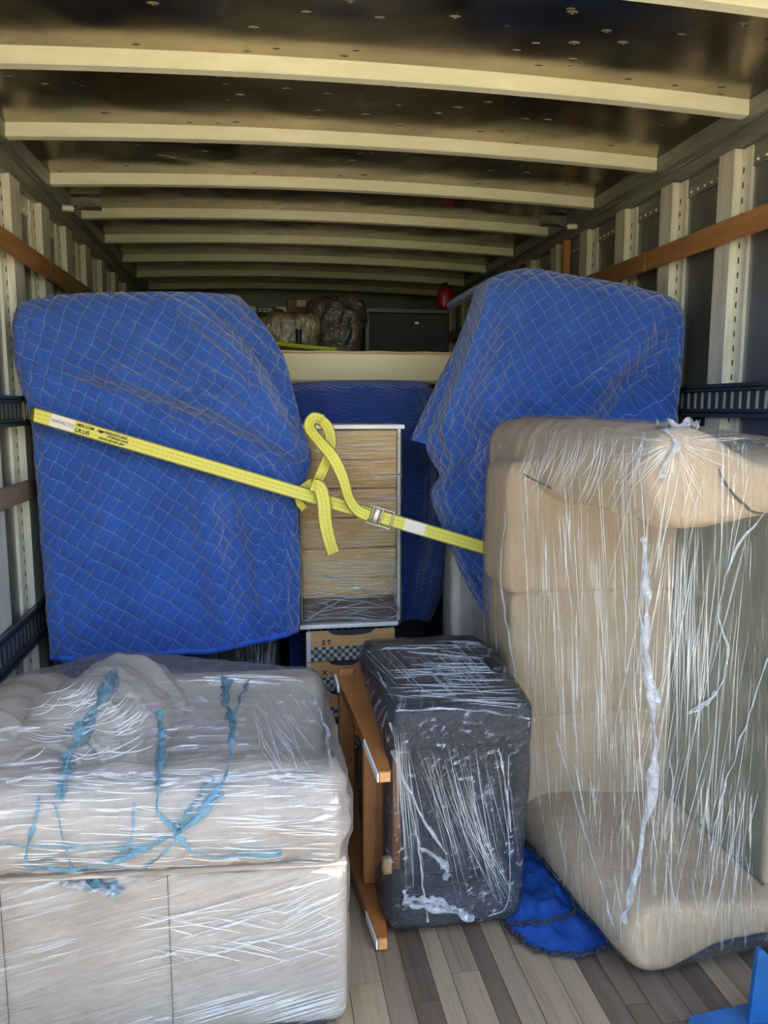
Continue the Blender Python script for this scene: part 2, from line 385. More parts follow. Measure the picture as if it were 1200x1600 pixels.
M['black'] = mat('black_nylon', (.008, .008, .009), .6); M['red'] = mat('dark_red_plastic', (.28, .008, .014), .35)
M['blue_paint'] = m_noisy('blue_painted_steel', (.004, .052, .16), (.006, .075, .21), .42, (9, 9, 9), .1)
M['cap'] = mat('cream_plastic', (.75, .7, .58), .4); M['wire'] = mat('grey_wire', (.25, .24, .2), .5)
M['gather'] = m_film('gathered_film', (50, 50, 50), (.4, .3, .2), .20, .40, (.94, .96, .98), rough=.1)
M['strand'] = m_film('film_fold', (9, 9, 9), (.4, .3, .2), .20, .2, (.95, .95, .92), rough=.10)
M['gather_blue'] = m_film('blue_tinted_film', (40, 40, 40), (.4, .3, .2), .13, .10, (.45, .75, .90), rough=.12, tcol=(.66, .86, .94))
M['film_v'] = m_film('film_vertical', (95, 95, 1.0), (.03, .05, 0), .03, .36, (.93, .92, .88))
M['film_h'] = m_film('film_horizontal', (2.0, 40, 95), (.05, .06, .1), .05, .42, (.90, .90, .92))
M['film_x'] = m_film('film_crossed', (40, 4, 75), (0, .5, .3), .015, .22, (.9, .92, .97))
M['film_chest'] = m_film('film_chest', (3, 30, 110), (0, .06, 0), .03, .45, (.95, .93, .88))
M['film_soft'] = m_film('film_dark', (60, 60, 2), (0, 0, 0), .03, .3, (.9, .9, .92))
M['ground'] = m_noisy('yard_ground', (.36, .30, .20), (.44, .37, .25), .9, (2, 2, 2), .2)
M['hedge'] = m_noisy('hedge_leaves', (.10, .16, .02), (.24, .28, .05), .7, (5, 5, 5), .8, bscale=(20, 20, 20), dist=.1)

def film(name, geos, parent, material, off=.008, amp=.008, sc3=(20, 20, 2), voxel=.02, seed=0):
    "stretch film pulled tight over several bodies: their convex hull, finely meshed and slightly crinkled"
    bm = bmesh.new()
    for vs, fs in geos:
        for v in vs: bm.verts.new(v)
    r = bmesh.ops.convex_hull(bm, input=bm.verts[:])
    bmesh.ops.delete(bm, geom=[v for v in bm.verts if not v.link_faces], context='VERTS')
    bmesh.ops.dissolve_limit(bm, angle_limit=radians(1), verts=bm.verts[:], edges=bm.edges[:])
    me = bpy.data.meshes.new('hull'); bm.to_mesh(me); bm.free()
    o = bpy.data.objects.new('hull', me); COL.objects.link(o)
    md = o.modifiers.new('r', 'REMESH'); md.mode = 'VOXEL'; md.voxel_size = voxel
    dg = bpy.context.evaluated_depsgraph_get(); ev = o.evaluated_get(dg); m2 = bpy.data.meshes.new_from_object(ev)
    vs = [v.co.copy() for v in m2.vertices]; ns = [v.normal.copy() for v in m2.vertices]; fs = [tuple(p.vertices) for p in m2.polygons]
    bpy.data.objects.remove(o); bpy.data.meshes.remove(m2); bpy.data.meshes.remove(me)
    s = Vector((seed * 3.7, seed * 1.9, seed * 2.3)); out = []
    for v, n in zip(vs, ns):
        q = Vector((v.x * sc3[0], v.y * sc3[1], v.z * sc3[2])) + s
        p = v + n * (off + amp * noise.fractal(q, .7, 2, 3)); p.z = max(p.z, .006); out.append(p)
    o = mk(name, (out, fs), material, parent)
    return BVHTree.FromPolygons(out, fs)

EYE = Vector((0, 0, H))
def on(bvh, px, py, lift=.002):
    "spot on the outside of a film, found along a line of sight"
    d = (at(px, py, 1.0) - EYE).normalized(); h = bvh.ray_cast(EYE, d)
    return h[0] - d * lift if h[0] else None
def pleats(bvh, lines, parent, wmin=.0012, wmax=.003, seed=0, material=None, name='film_pleats'):
    "thin folds of doubled film lying on the wrap: joined, far too many to count"
    random.seed(seed); g = []
    for x0, y0, x1, y1, bow in lines:
        P = []; n = 9
        nx, ny = -(y1 - y0), x1 - x0
        for k in range(n):
            u = k / (n - 1); b = bow * 4 * u * (1 - u); p = on(bvh, x0 + (x1 - x0) * u + nx * b, y0 + (y1 - y0) * u + ny * b)
            if p and (not P or (p - P[-1]).length < .2): P.append(p)
        if len(P) < 3: continue
        w_ = random.uniform(wmin, wmax); c = sum(P, Vector()) / len(P)
        g.append(ribbon(P, lambda u: w_ * max(.12, sin(pi * u) ** .6), .0006, EYE - c)[0])
    o = mk(name, join(*g), material or M['strand'], parent); o['kind'] = 'stuff'; return o
def gather(bvh, pts, width, n, parent, material, name, seed=0, amp=.006):
    P = [on(bvh, *p, .004) for p in pts]; P = [p for p in P if p]
    if len(P) >= 2: return crumple(P, width, n, parent, material, name, seed, amp=amp)
def crumple(pts, width, n, parent, material, name, seed=0, th=.0015, nrm=(0, -1, 0), amp=.012):
    "a gathered, crumpled rope of film along a path"
    random.seed(seed); P = spline(pts, n)
    P = [p + Vector(noise.noise_vector(p * 22 + Vector((seed, 0, 0)))) * amp for p in P]
    ph = [random.uniform(0, 6) for _ in range(3)]
    g1, _ = ribbon(P, lambda u: width * (.6 + .4 * sin(u * 17 + ph[0])), th, nrm, lambda u: .9 * sin(u * 11 + ph[1]))
    P2 = [p + Vector(noise.noise_vector(p * 30 + Vector((0, seed, 4)))) * amp * .7 for p in P]
    g2, _ = ribbon(P2, lambda u: width * .7 * (.6 + .4 * sin(u * 23 + ph[2])), th, nrm, lambda u: 1.4 * sin(u * 19 + ph[0]))
    return mk(name, join(g1, g2), material, parent)

# ------------------------------------------------------------------ the truck body
XL, XR, ZC, Y0, Y1 = -.925, 1.672, 2.455, .95, 7.1
XC, HW = (XL + XR) / 2, (XR - XL) / 2
def crown(x): return .035 * (1 - ((x - XC) / HW) ** 2)
fl_o = mk('floor', box(XL, XR, Y0, Y1, -.06, -.014), M['sub'], smooth=False); tag(fl_o, kind='structure')
random.seed(4)
pw = .066; xk = XL + .002; plank_meshes = {}
def plank(x0, x1, ya, yb):
    g = box(x0 + .0008, x1 - .0008, ya + .001, yb - .001, -.014, 0.0)
    cx, cy = (x0 + x1) / 2, (ya + yb) / 2
    o = mk('plank', ([(v[0] - cx, v[1] - cy, v[2]) for v in g[0]], g[1]), M['plank'], fl_o, smooth=False, local=True); o.location = (cx, cy, 0)
while xk < XR - .01:
    wd = random.choice((.05, .06, .066, .075, .085)); x1 = min(xk + wd, XR)
    cuts = [Y0]; y = Y0 + random.uniform(.25, .9)
    while y < 2.9: cuts.append(y); y += random.uniform(.6, 1.3)
    cuts.append(Y1)
    for a, b in zip(cuts, cuts[1:]): plank(xk, x1, a, b)
    xk = x1
V = []; F = []
nx, ny = 24, 60
for k, dz in ((0, 0), (1, .02)):
    for j in range(ny + 1):
        for i in range(nx + 1):
            x = XL + (XR - XL) * i / nx; V.append((x, Y0 + (Y1 - Y0) * j / ny, ZC + crown(x) + dz))
    o_ = k * (nx + 1) * (ny + 1)
    for j in range(ny):
        for i in range(nx):
            q = (o_ + j * (nx + 1) + i, o_ + j * (nx + 1) + i + 1, o_ + (j + 1) * (nx + 1) + i + 1, o_ + (j + 1) * (nx + 1) + i); F.append(q if k else q[::-1])
ceil = mk('ceiling', (V, F), M['ceiling']); tag(ceil, kind='structure')
bow_me = None
for k in range(-1, 9):
    y = 2.49 + .602 * k; 
    if bow_me is None:
        V = []; F = []; n = 30; prof = [(-.036, .046), (-.024, .044), (-.022, .002), (.022, .002), (.024, .044), (.036, .046), (.018, .01), (-.018, .01)]
        prof = [(-.026, .046), (-.022, .003), (-.018, 0), (.020, 0), (.024, .003), (.028, .046)]
        a, b = XL + .045, XR - .045
        for i in range(n + 1):
            x = a + (b - a) * i / n
            for py_, pz in prof: V.append((x, py_, 2.41 + crown(x) + pz - .001))
        m_ = len(prof)
        for i in range(n):
            for j in range(m_): F.append((i * m_ + j, i * m_ + (j + 1) % m_, (i + 1) * m_ + (j + 1) % m_, (i + 1) * m_ + j))
        F.append(tuple(range(m_))[::-1]); F.append(tuple(range(n * m_, n * m_ + m_)))
        o = mk('roof_bow', (V, F), M['bow'], ceil, smooth=False, local=True); bow_me = o.data
    else:
        o = bpy.data.objects.new('roof_bow', bow_me); link(o, 'roof_bow', ceil)
    o.location = (0, y, 0)
def wall(name, x0, x1): return tag(mk(name, box(x0, x1, Y0, Y1, -.06, ZC + .03), M['panel'], smooth=False), kind='structure')
wl = wall('wall_left', XL - .02, XL); wr = wall('wall_right', XR, XR + .02)
tag(mk('wall_front', box(XL, XR, Y1, Y1 + .02, -.06, ZC + .05), M['panel'], smooth=False), kind='structure')
# corner rails between walls and roof
for side, nm in ((1, 'trim_left'), (-1, 'trim_right')):
    X = XL if side == 1 else XR; zt = 2.40; zb = 2.30 if side == 1 else 2.335
    poly = [(X, zb), (X + side * .028, zb + .004), (X + side * .032, zb + .03), (X + side * .034, zt - .012), (X + side * .05, zt), (X + side * .055, ZC + .002), (X, ZC + .002)]
    if side == -1: poly = poly[::-1]
    tr = tag(mk(nm, prism(poly, 1, Y0, Y1), M['rail'], smooth=False), kind='structure')
    bead = mk('rail_lip', box(min(X, X + side * .04), max(X, X + side * .04), Y0, Y1, zt - .022, zt - .014), M['rail'], tr, smooth=False)
    # rivet plates hanging under the rail between the posts
    plate = mk('rail_flange', box(min(X, X + side * .006), max(X, X + side * .006), Y0, Y1, zb - .075, zb), M['galv'] if side == 1 else M['rail'], tr, smooth=False)
    g = []
    for k in range(130):
        y = Y0 + .03 + k * .045
        g.append(box(min(X, X + side * .010), max(X, X + side * .010), y, y + .007, zb - .062, zb - .055))
    tag(mk('rivet_row', join(*g), M['cap'], tr, smooth=False), kind='stuff')
# wall posts
def posts(wall_o, side, X, y_first, step, n, face, flange, ztop, toward):
    "hat-section posts: raised face, flange on the near side with a row of slots"
    d = .038; me = sl = None
    for k in range(n):
        y = y_first + k * step
        if me is None:
            lo, hi = (0, face); f0, f1 = (-flange, 0)
            g = join(box(min(0, side * d), max(0, side * d), lo, hi, .0, ztop), box(min(0, side * .012), max(0, side * .012), f0, f1, .0, ztop - .005),
                     box(min(0, side * .005), max(0, side * .005), hi, hi + .022, 0, ztop - .005))
            o = mk('wall_post', g, M['galv'], wall_o, smooth=False, local=True); me = o.data
            sg = []; z = .1
            while z < ztop - .05:
                sg.append(box(min(side * .012, side * .0132), max(side * .012, side * .0132), -.020, -.014, z, z + .020)); z += .05
            s = mk('post_slots', join(*sg), M['slot_dark'], o, smooth=False, local=True); s['kind'] = 'stuff'; sl = s.data
        else:
            o = bpy.data.objects.new('wall_post', me); link(o, '', wall_o)
            s = bpy.data.objects.new('post_slots', sl); link(s, '', o); s['kind'] = 'stuff'
        o.location = (X, y, 0)
posts(wl, 1, XL, 3.135 - .42 * 4, .42, 13, .125, .07, 2.305, 0)
posts(wr, -1, XR, 2.54 - .4 * 3, .405, 14, .092, .06, 2.335, 0)
# slatted e-tracks
def track(wall_o, side, X, z0, z1, y0=Y0 + .02, y1=Y1 - .05, pitch=.046, slot=.020):
    t0, t1 = X + side * .003, X + side * .0055; a, b = min(t0, t1), max(t0, t1); h = z1 - z0
    zs0, zs1 = z0 + h * .26, z1 - h * .24; g = [box(a, b, y0, y1, z0, zs0), box(a, b, y0, y1, zs1, z1)]
    y = y0
    while y < y1: g.append(box(a, b, y, min(y + pitch - slot, y1), zs0, zs1)); y += pitch
    l0, l1 = X, X + side * .018; g += [box(min(l0, l1), max(l0, l1), y0, y1, z0, z0 + .012), box(min(l0, l1), max(l0, l1), y0, y1, z1 - .012, z1), box(min(l0, l1), max(l0, l1) , y0, y1, zs0 - .012, zs0 - .006), box(min(l0, l1), max(l0, l1), y0, y1, zs1 + .004, zs1 + .010)]
    o = mk('logistic_track', join(*g), M['track'], wall_o, smooth=False)
    k0, k1 = X - side * .006, X - side * .001
    mk('track_backing', box(min(k0, k1), max(k0, k1), y0, y1, z0 + .02, z1 - .02), M['track_back'], o, smooth=False)
track(wl, 1, -.880, 1.385, 1.495); track(wl, 1, -.880, .548, .69)
track(wr, -1, 1.632, 1.418, 1.537); track(wr, -1, 1.632, .55, .67)
def slat(wall_o, X0, X1, z0, z1, m, joints):
    for a, b in zip(joints, joints[1:]):
        mk('wood_slat', rbox(X0, X1, a + .001, b - .001, z0, z1, .004, 1), m, wall_o, smooth=False)
slat(wl, -.882, -.862, 1.995, 2.075, M['slat'], (Y0 + .05, 3.55, 5.4, Y1 - .05)); slat(wl, -.882, -.864, 1.105, 1.18, M['slat_grey'], (Y0 + .05, 4.1, Y1 - .05))
slat(wr, 1.612, 1.632, 2.022, 2.10, M['slat'], (Y0 + .05, 3.12, 4.9, Y1 - .05)); slat(wr, 1.614, 1.632, 1.105, 1.18, M['slat_grey'], (Y0 + .05, 4.1, Y1 - .05))
# thin boards standing against the right wall far in, and lamp wiring at both eaves
for y, wd in ((3.98, .035), (4.09, .022)):
    mk('wall_strip', box(1.60, 1.634, y, y + wd, 1.2, 2.325), M['endgrain'] if wd > .03 else M['galv'], wr, smooth=False)
for s, X, y, nm in ((1, XL + .055, 3.98, 'clearance_lamp_wiring'), (-1, XR - .055, 3.95, 'clearance_lamp_wiring')):
    r = empty(nm, (X + s * .03, y, 2.40), 'loose lamp bracket with white plug under the %s roof corner' % ('left' if s == 1 else 'right'), 'wiring', 'lamp wiring under the roof corners')
    mk('bracket', join(box(X + min(0, s * .14), X + max(0, s * .14), y - .02, y + .06, 2.395, 2.402), box(X + min(0, s * .14), X + max(0, s * .14), y + .052, y + .06, 2.40, 2.452)), M['rail'], r, smooth=False)
    mk('plug', roll((X + s * -.02, y - .05, 2.378), (X + s * .03, y - .03, 2.378), .014, .014, 1, 6, 12), M['cap'], r)
    mk('wire', tube(spline([(X + s * .03, y - .03, 2.38), (X + s * .07, y - .0, 2.40), (X + s * .10, y + .01, 2.425), (X + s * .13, y + .02, 2.405)], 14), .003, 6), M['wire'], r)
# outdoors behind the viewer: yard and an added, unseen hedge light and reflect into the open end
tag(mk('ground', box(-30, 30, -30, 30, -1.05, -.95), M['ground'], smooth=False), kind='structure')
g = rumple(rbox(-16, 16, -16, -14.4, -.95, 1.1, .3, 3), .0, (1, 1, 1))
tag(mk('hedge', g, M['hedge']), 'unseen green hedge behind the open truck end, added for its light and reflections', 'hedge')

# ------------------------------------------------------------------ wrapped taupe armchair lying at the left front
AO = Vector((.175, 1.62, 0)); AA = radians(-4)
def L(g): return rot_z(([Vector(v) + AO for v in g[0]], g[1]), AA, AO)
ac = empty('armchair', (-.33, 1.98, 0), 'taupe rolled-arm armchair in clear film at left front', 'armchair')
g_base = L(rumple(rbox(-1.0, 0, 0, .70, .012, .425, .035, 4), .003, (6, 6, 6), 1)); mk('base', g_base, M['taupe'], ac)
g_arm = L(rumple(roll((-1.0, .075, .528), (.005, .075, .518), .114, .110, 1.0, 40, 32, .4), .014, (9, 22, 22), 2)); mk('arm', g_arm, M['taupe'], ac)
g_arm2a = rumple(rbox(-.66, -.045, .56, .70, .30, .66, .06, 5), .006, (7, 7, 7), 3); g_arm2 = L(g_arm2a); mk('arm', g_arm2, M['taupe'], ac)
g_seat = L(rumple(puff(-.66, -.01, .16, .585, .30, .455, .35), .004, (8, 8, 8), 4)); mk('seat', g_seat, M['taupe'], ac)
g_back = L(rumple(rbox(-1.0, -.62, .10, .70, .30, .62, .09, 5), .012, (7, 7, 7), 5)); mk('backrest', g_back, M['taupe'], ac)
def gathers(u): return 1 + .05 * sin(u * 34) + .03 * sin(u * 57 + 1)
g_roll = L(rumple(roll((-.70, .20, .575), (-.585, .69, .585), .155, .15, 1.0, 50, 36, .55, gathers), .016, (9, 9, 9), 6)); mk('back_pillow', g_roll, M['taupe'], ac)
g_roll2 = L(rumple(roll((-.93, .22, .56), (-.83, .66, .56), .13, .13, 1.0, 30, 30, .5, gathers), .012, (9, 9, 9), 7)); mk('back_pillow', g_roll2, M['taupe'], ac)
# spiral pleats on the pillow's near end
sp = []
for k in range(60):
    q = k / 59 * 4.4 * pi; r = .022 + .0085 * q; sp.append((-.702 + r * cos(q) * .98, .192 - .028 * max(0, 1 - (r / .16) ** 2) + .0, .575 + r * sin(q) * .9))
mk('pleat', L(tube(sp, .009, 8)), M['taupe'], ac)
for x in (-.76, -.40):
    mk('base_seam', L(tube([(x, -.0045, .03 + .4 * k / 12) for k in range(13)], .0010, 6)), M['seam'], ac)
mk('welt', L(tube([(x_ / 10, -.004 + .0,   .427) for x_ in range(-10, 1)], .006, 8)), M['taupe'], ac)
fa = film('film_wrap', [g_arm, g_arm2, g_roll, g_roll2, g_seat, g_back], ac, M['film_h'], .006, .007, (6, 14, 30), .018, 1)
fb_ = film('film_wrap', [g_base], ac, m_film('film_base', (2.5, 30, 75), (0, .22, 0), .03, .34, (.92, .92, .92)), .006, .004, (4, 12, 22), .02, 2)
def A(px, py, Y): return at(px, py, Y)
blue_paths = [([(185, 1045), (160, 1090), (130, 1140), (105, 1195), (95, 1250)], .05), ([(360, 1062), (355, 1095), (362, 1140), (358, 1200), (325, 1250), (278, 1300)], .018), ([(350, 1058), (352, 1090), (360, 1130)], .03),
              ([(390, 1062), (372, 1100), (362, 1145)], .016), ([(250, 1120), (252, 1170), (248, 1215), (246, 1265), (275, 1297), (300, 1330), (360, 1338), (440, 1332)], .016), ([(248, 1110), (252, 1160), (247, 1230)], .035),
              ([(350, 1238), (300, 1285), (220, 1330), (130, 1356), (40, 1358)], .020), ([(60, 1245), (52, 1290), (40, 1345)], .012), ([(330, 1215), (290, 1275), (272, 1300)], .02),
              ([(0, 1322), (90, 1324), (200, 1322), (260, 1310)], .006), ([(275, 1312), (240, 1345), (200, 1375), (150, 1390)], .010),
              ([(110, 1358), (150, 1380), (190, 1390)], .040), ([(85, 1255), (105, 1330), (118, 1365)], .007), ([(210, 1255), (205, 1310), (170, 1350)], .008)]
for k, (p, wd) in enumerate(blue_paths):
    gather(fa, p, wd, 46, ac, M['gather_blue'], 'film_tail', 20 + k, amp=.005) or gather(fb_, p, wd, 46, ac, M['gather_blue'], 'film_tail', 20 + k, amp=.005)
for k, p in enumerate([[(10, 1218), (140, 1212), (240, 1208)], [(250, 1225), (380, 1216), (480, 1214)], [(470, 1068), (505, 1125), (518, 1200)]]):
    gather(fa, p, .014, 60, ac, M['gather'], 'film_gather', 40 + k, amp=.007)
gather(fb_, [(100, 1380), (150, 1388), (190, 1392)], .03, 50, ac, M['gather'], 'film_gather', 44, amp=.008)
random.seed(9); ln = []
for k in range(30): x = random.uniform(200, 500); y = random.uniform(1420, 1500); d = random.choice((-1, 1, 1)); l_ = random.uniform(40, 150); ln.append((x, y, x + l_, y + random.uniform(.12, .30) * d * l_, random.uniform(-.03, .03)))
for k in range(40): x = random.uniform(250, 480); y = random.uniform(1555, 1590); ln.append((x, y + 20, x + 110, y - 12, 0))
for k in range(26): x = random.uniform(420, 500); y = random.uniform(1390, 1470); ln.append((x, y + 10, x + 45, y - 12, 0))
pleats(fb_, ln, ac, .0008, .0024, 1)
ln = []
for k in range(150): x = random.uniform(-20, 500); y = 1215 + 145 * random.random(); l_ = random.uniform(25, 120); ln.append((x, y, x + l_, y + random.uniform(-6, 6), random.uniform(-.05, .05)))
for k in range(40): x = random.uniform(0, 480); y = random.gauss(1213, 5); l_ = random.uniform(25, 90); ln.append((x, y, x + l_, y + random.uniform(-8, 8), random.uniform(-.06, .06)))
for k in range(45): x = random.uniform(390, 480); y = random.uniform(1065, 1170); ln.append((x, y, x + random.uniform(10, 45), y + random.uniform(20, 70), random.uniform(-.04, .04)))
for k in range(40): q = random.uniform(0, 1); x = 130 + 120 * q; y = 1055 + 50 * q; ln.append((x, y, x + random.uniform(-70, -30), y + random.uniform(20, 60), -.12))
for k in range(30): x = random.uniform(30, 160); y = random.uniform(1090, 1190); ln.append((x, y, x + random.uniform(40, 90), y + random.uniform(-35, 10), random.uniform(.05, .2)))
for k in range(20): x = random.uniform(290, 420); y = random.uniform(1055, 1066); ln.append((x, y, x + 60, y + random.uniform(-2, 6), 0))
pleats(fa, ln, ac, .0008, .0026, 2)

# ------------------------------------------------------------------ black chair on its side, wood frame to the left
bc = empty('lounge_chair', (.5, 2.2, 0), 'black woven lounge chair on its side with orange wood frame', 'chair')
prof = [(1.90, .535), (1.895, .66), (1.94, .668), (2.26, .695), (2.46, .685), (2.54, .63), (2.54, .55)]
g_top = prism(prof, 0, .325, .718, .026, 4); sharp(mk('top_cushion', g_top, M['weave'], bc), 60)
mk('cover_panel', prism([(1.945, .6665), (2.26, .694), (2.262, .6955), (2.258, .6985), (1.943, .671)], 0, .345, .705), M['lid'], bc, smooth=False)
g_h = rbox(.655, .69, 2.08, 2.18, .68, .703, .009, 3); mk('handle_slot', g_h, M['black'], bc)
g_mid = rbox(.385, .665, 1.985, 2.45, .10, .56, .03, 4); mk('seat_panel', g_mid, M['weave'], bc)
mk('side_panel', rbox(.665, .69, 2.06, 2.42, .12, .55, .01, 2), M['lid'], bc)
g_bot = rbox(.312, .705, 1.90, 2.50, .012, .135, .05, 5); mk('bottom_cushion', g_bot, M['weave'], bc)
mk('underside', rbox(.345, .386, 2.03, 2.5, .12, .545, .01, 2), M['lid'], bc)
mk('back_rail', rbox(.35, .375, 2.02, 2.05, .13, .54, .006, 2), M['orange_wood'], bc)
mk('wood_block', rbox(.318, .345, 1.99, 2.02, .14, .185, .004, 1), M['pine'], bc)
def plankz(pts, z0s, th): # tapered plank, plan outline with a height per corner
    n = len(pts); V = [(x, y, z) for (x, y), z in zip(pts, z0s)] + [(x, y, z + th) for (x, y), z in zip(pts, z0s)]
    F = [tuple(range(n))[::-1], tuple(range(n, 2 * n))] + [(i, (i + 1) % n, (i + 1) % n + n, i + n) for i in range(n)]
    return V, F
g_w1 = plankz([(.286, 1.86), (.317, 1.86), (.322, 2.02), (.32, 2.52), (.232, 2.42)], [.487, .487, .500, .562, .553], .03)
w1 = mk('frame_plank', g_w1, M['orange_wood'], bc, smooth=False)
mk('end_grain', box(.288, .315, 1.857, 1.861, .489, .515), M['endgrain'], w1, smooth=False)
mk('felt_strip', plankz([(.282, 1.86), (.287, 1.86), (.272, 2.02), (.267, 2.02)], [.488, .488, .514, .514], .022), M['felt'], w1, smooth=False)
mk('felt_strip', plankz([(.229, 2.36), (.235, 2.36), (.232, 2.44), (.226, 2.44)], [.546, .546, .556, .556], .022), M['felt'], w1, smooth=False)
g_w2 = plankz([(.284, 1.87), (.310, 1.87), (.345, 2.18), (.345, 2.52), (.215, 2.45)], [.004, .004, .02, .03, .03], .035)
w2 = mk('frame_plank', g_w2, M['orange_wood'], bc, smooth=False)
mk('end_grain', box(.286, .309, 1.867, 1.871, .007, .037), M['endgrain'], w2, smooth=False)
mk('felt_strip', plankz([(.280, 1.87), (.285, 1.87), (.272, 1.99), (.267, 1.99)], [.006, .006, .012, .012], .026), M['felt'], w2, smooth=False)
mk('frame_post', rbox(.275, .335, 2.09, 2.12, .05, .535, .004, 1), M['orange_wood'], bc, smooth=False)
mk('frame_post', rbox(.238, .292, 2.42, 2.45, .06, .60, .004, 1), M['orange_wood'], bc, smooth=False)
fc = film('film_wrap', [g_top, g_bot], bc, M['film_x'], .006, .006, (9, 9, 9), .016, 3)
for k, (p, wd) in enumerate([([(612, 1172), (640, 1240), (668, 1290), (700, 1335)], .014), ([(632, 1390), (640, 1412), (680, 1418), (730, 1432), (775, 1446), (800, 1454)], .03), ([(640, 1405), (690, 1412), (740, 1436), (795, 1452)], .035),
                             ([(618, 1112), (720, 1108), (828, 1122)], .007), ([(610, 1130), (650, 1300), (668, 1440)], .010), ([(556, 996), (590, 1050), (622, 1110)], .008), ([(620, 988), (700, 980), (760, 986), (800, 1036), (834, 1100)], .010),
                             ([(575, 1018), (612, 1014), (720, 1012), (780, 1014)], .008), ([(655, 1325), (690, 1348), (700, 1372)], .03), ([(780, 1170), (790, 1230), (798, 1300)], .008)]):
    gather(fc, p, wd, 60, bc, M['gather'], 'film_gather', 60 + k, amp=.005)
random.seed(12); ln = []
for k in range(34): q = random.random(); x = 650 + 140 * q + random.uniform(-10, 10); ln.append((x, random.uniform(1150, 1200), x + 30 + 30 * (1 - q) + random.uniform(-8, 8), random.uniform(1330, 1420), random.uniform(-.02, .02)))
for k in range(22): x = random.uniform(690, 740); ln.append((x, 1200 + random.uniform(0, 60), 800 + random.uniform(-25, 10), 1420 + random.uniform(-40, 10), .02))
for k in range(24): x = 612 + random.uniform(0, 26); ln.append((x, random.uniform(1120, 1180), x + random.uniform(5, 30), random.uniform(1300, 1400), random.uniform(-.02, .02)))
pleats(fc, ln, bc, .0005, .0014, 3)
ln = []
for k in range(70): x = random.uniform(600, 740); y = 1000 + 100 * random.random(); l_ = random.uniform(40, 140); ln.append((x, y, min(x + l_, 825), y + random.uniform(-5, 9), random.uniform(-.02, .02)))
for k in range(26): q = random.random(); x = 560 + 50 * q; y = 1030 + 85 * q; ln.append((x, y, x - random.uniform(10, 30), y + random.uniform(15, 45), 0))
for k in range(26): x = random.uniform(560, 740); y = random.uniform(995, 1040); ln.append((x, y, x + 55, y + 55, 0))
pleats(fc, ln, bc, .0010, .0030, 7, M['gather'])
q = [on(fc, *p) for p in ((795, 1180), (794, 1280), (797, 1370), (790, 1418), (762, 1432))]; mk('film_edge', tube(spline([p for p in q if p], 30), .0012, 6), M['gather'], bc)

# ------------------------------------------------------------------ beige loveseat standing on its arm at the right
ls = empty('loveseat', (1.15, 2.1, 0), 'beige loveseat stood on end in clear film against the right wall', 'sofa')
def rolled_arm(up, seed, amp, gath):
    base = [(.893, .105), (.897, .065), (.915, .033), (.95, .014), (1.0, .012), (1.045, .020), (1.085, .040), (1.13, .062), (1.19, .075), (1.30, .08), (1.45, .08), (1.57, .08), (1.585, .095), (1.585, .165), (1.57, .18), (1.45, .182), (1.30, .182), (1.19, .186), (1.10, .196), (1.03, .204), (.97, .203), (.93, .185), (.902, .15)]
    poly = []
    for i in range(len(base)):
        a, b, c, d = (Vector((*base[(i + k) % len(base)], 0)) for k in (-1, 0, 1, 2))
        for t in (0, .34, .67): poly.append(.5 * (2 * b + (c - a) * t + (2 * a - 5 * b + 4 * c - d) * t * t + (3 * b - a - 3 * c + d) * t ** 3))
    V = []; F = []; m = len(poly); cx, cz = 1.25, .12
    ys = [1.655, 1.657, 1.664, 1.676, 1.695, 1.72] + [1.72 + .83 * k / 46 for k in range(1, 47)]; sc_ = [.80, .88, .94, .975, .993, 1] + [1] * 46
    for y, q in zip(ys, sc_):
        ins = (1 - q) * .16
        for p in poly:
            x, z = p.x, p.y; dx, dz = x - cx, z - cz; l_ = sqrt(dx * dx + dz * dz)
            n_x = (x - 1.0) if x < 1.1 else 0; n_l = max(.001, sqrt(n_x ** 2 + dz ** 2)); x -= ins * n_x / n_l; z -= ins * dz / n_l
            x -= .105 * (y - 1.655) / .8 * max(0, min(1, (1.3 - x) / .3))
            if up: z = 1.418 - 1.24 * z + .012 * sin((y - 1.65) * 2); z += gath * sin(y * 78 + x * 9) * max(0, min(1, (1.25 - x) / .2))
            V.append(Vector((x, y, z)))
    for j in range(len(ys) - 1):
        for i in range(m):
            q = (j * m + i, j * m + (i + 1) % m, (j + 1) * m + (i + 1) % m, (j + 1) * m + i); F.append(q[::-1] if up else q)
    c0, c1 = tuple(range(m)), tuple(range((len(ys) - 1) * m, len(ys) * m)); F += [c0 if up else c0[::-1], c1[::-1] if up else c1]
    g = rumple((V, F), amp, (9, 11, 9), seed); return [Vector((v.x, v.y, max(v.z, .010))) for v in g[0]], g[1]
g_b_pan = rolled_arm(False, 11, .004, 0); mk('arm', g_b_pan, M['beige'], ls)
g_t_pan = rolled_arm(True, 13, .007, .0035); mk('arm', g_t_pan, M['beige'], ls)
g_pip = mk('front_piping', tube(spline([(1.06, 1.68, 1.36), (1.07, 1.652, 1.29), (1.13, 1.65, 1.225), (1.22, 1.668, 1.197), (1.58, 1.678, 1.197)], 30), .003, 8), M['seam'], ls)
mk('front_piping', tube(spline([(1.02, 1.668, .03), (1.045, 1.660, .10), (1.10, 1.660, .15), (1.20, 1.664, .168), (1.57, 1.666, .168)], 30), .0025, 8), M['beige'], ls)
g_bk = rbox(.80, 1.585, 2.40, 2.60, .16, 1.24, .05, 4); mk('backrest', g_bk, M['beige'], ls)
cush = []
for k, (za, zb, xa) in enumerate([(.15, .476, .80), (.458, .884, .755), (.866, 1.29, .735)]):
    g = rumple(puff(xa + .012, 1.56, 2.245, 2.50, za, zb, .15, 40), .008, (7, 7, 3), 15 + k); cush.append(g); mk('back_cushion', g, M['beige'], ls)
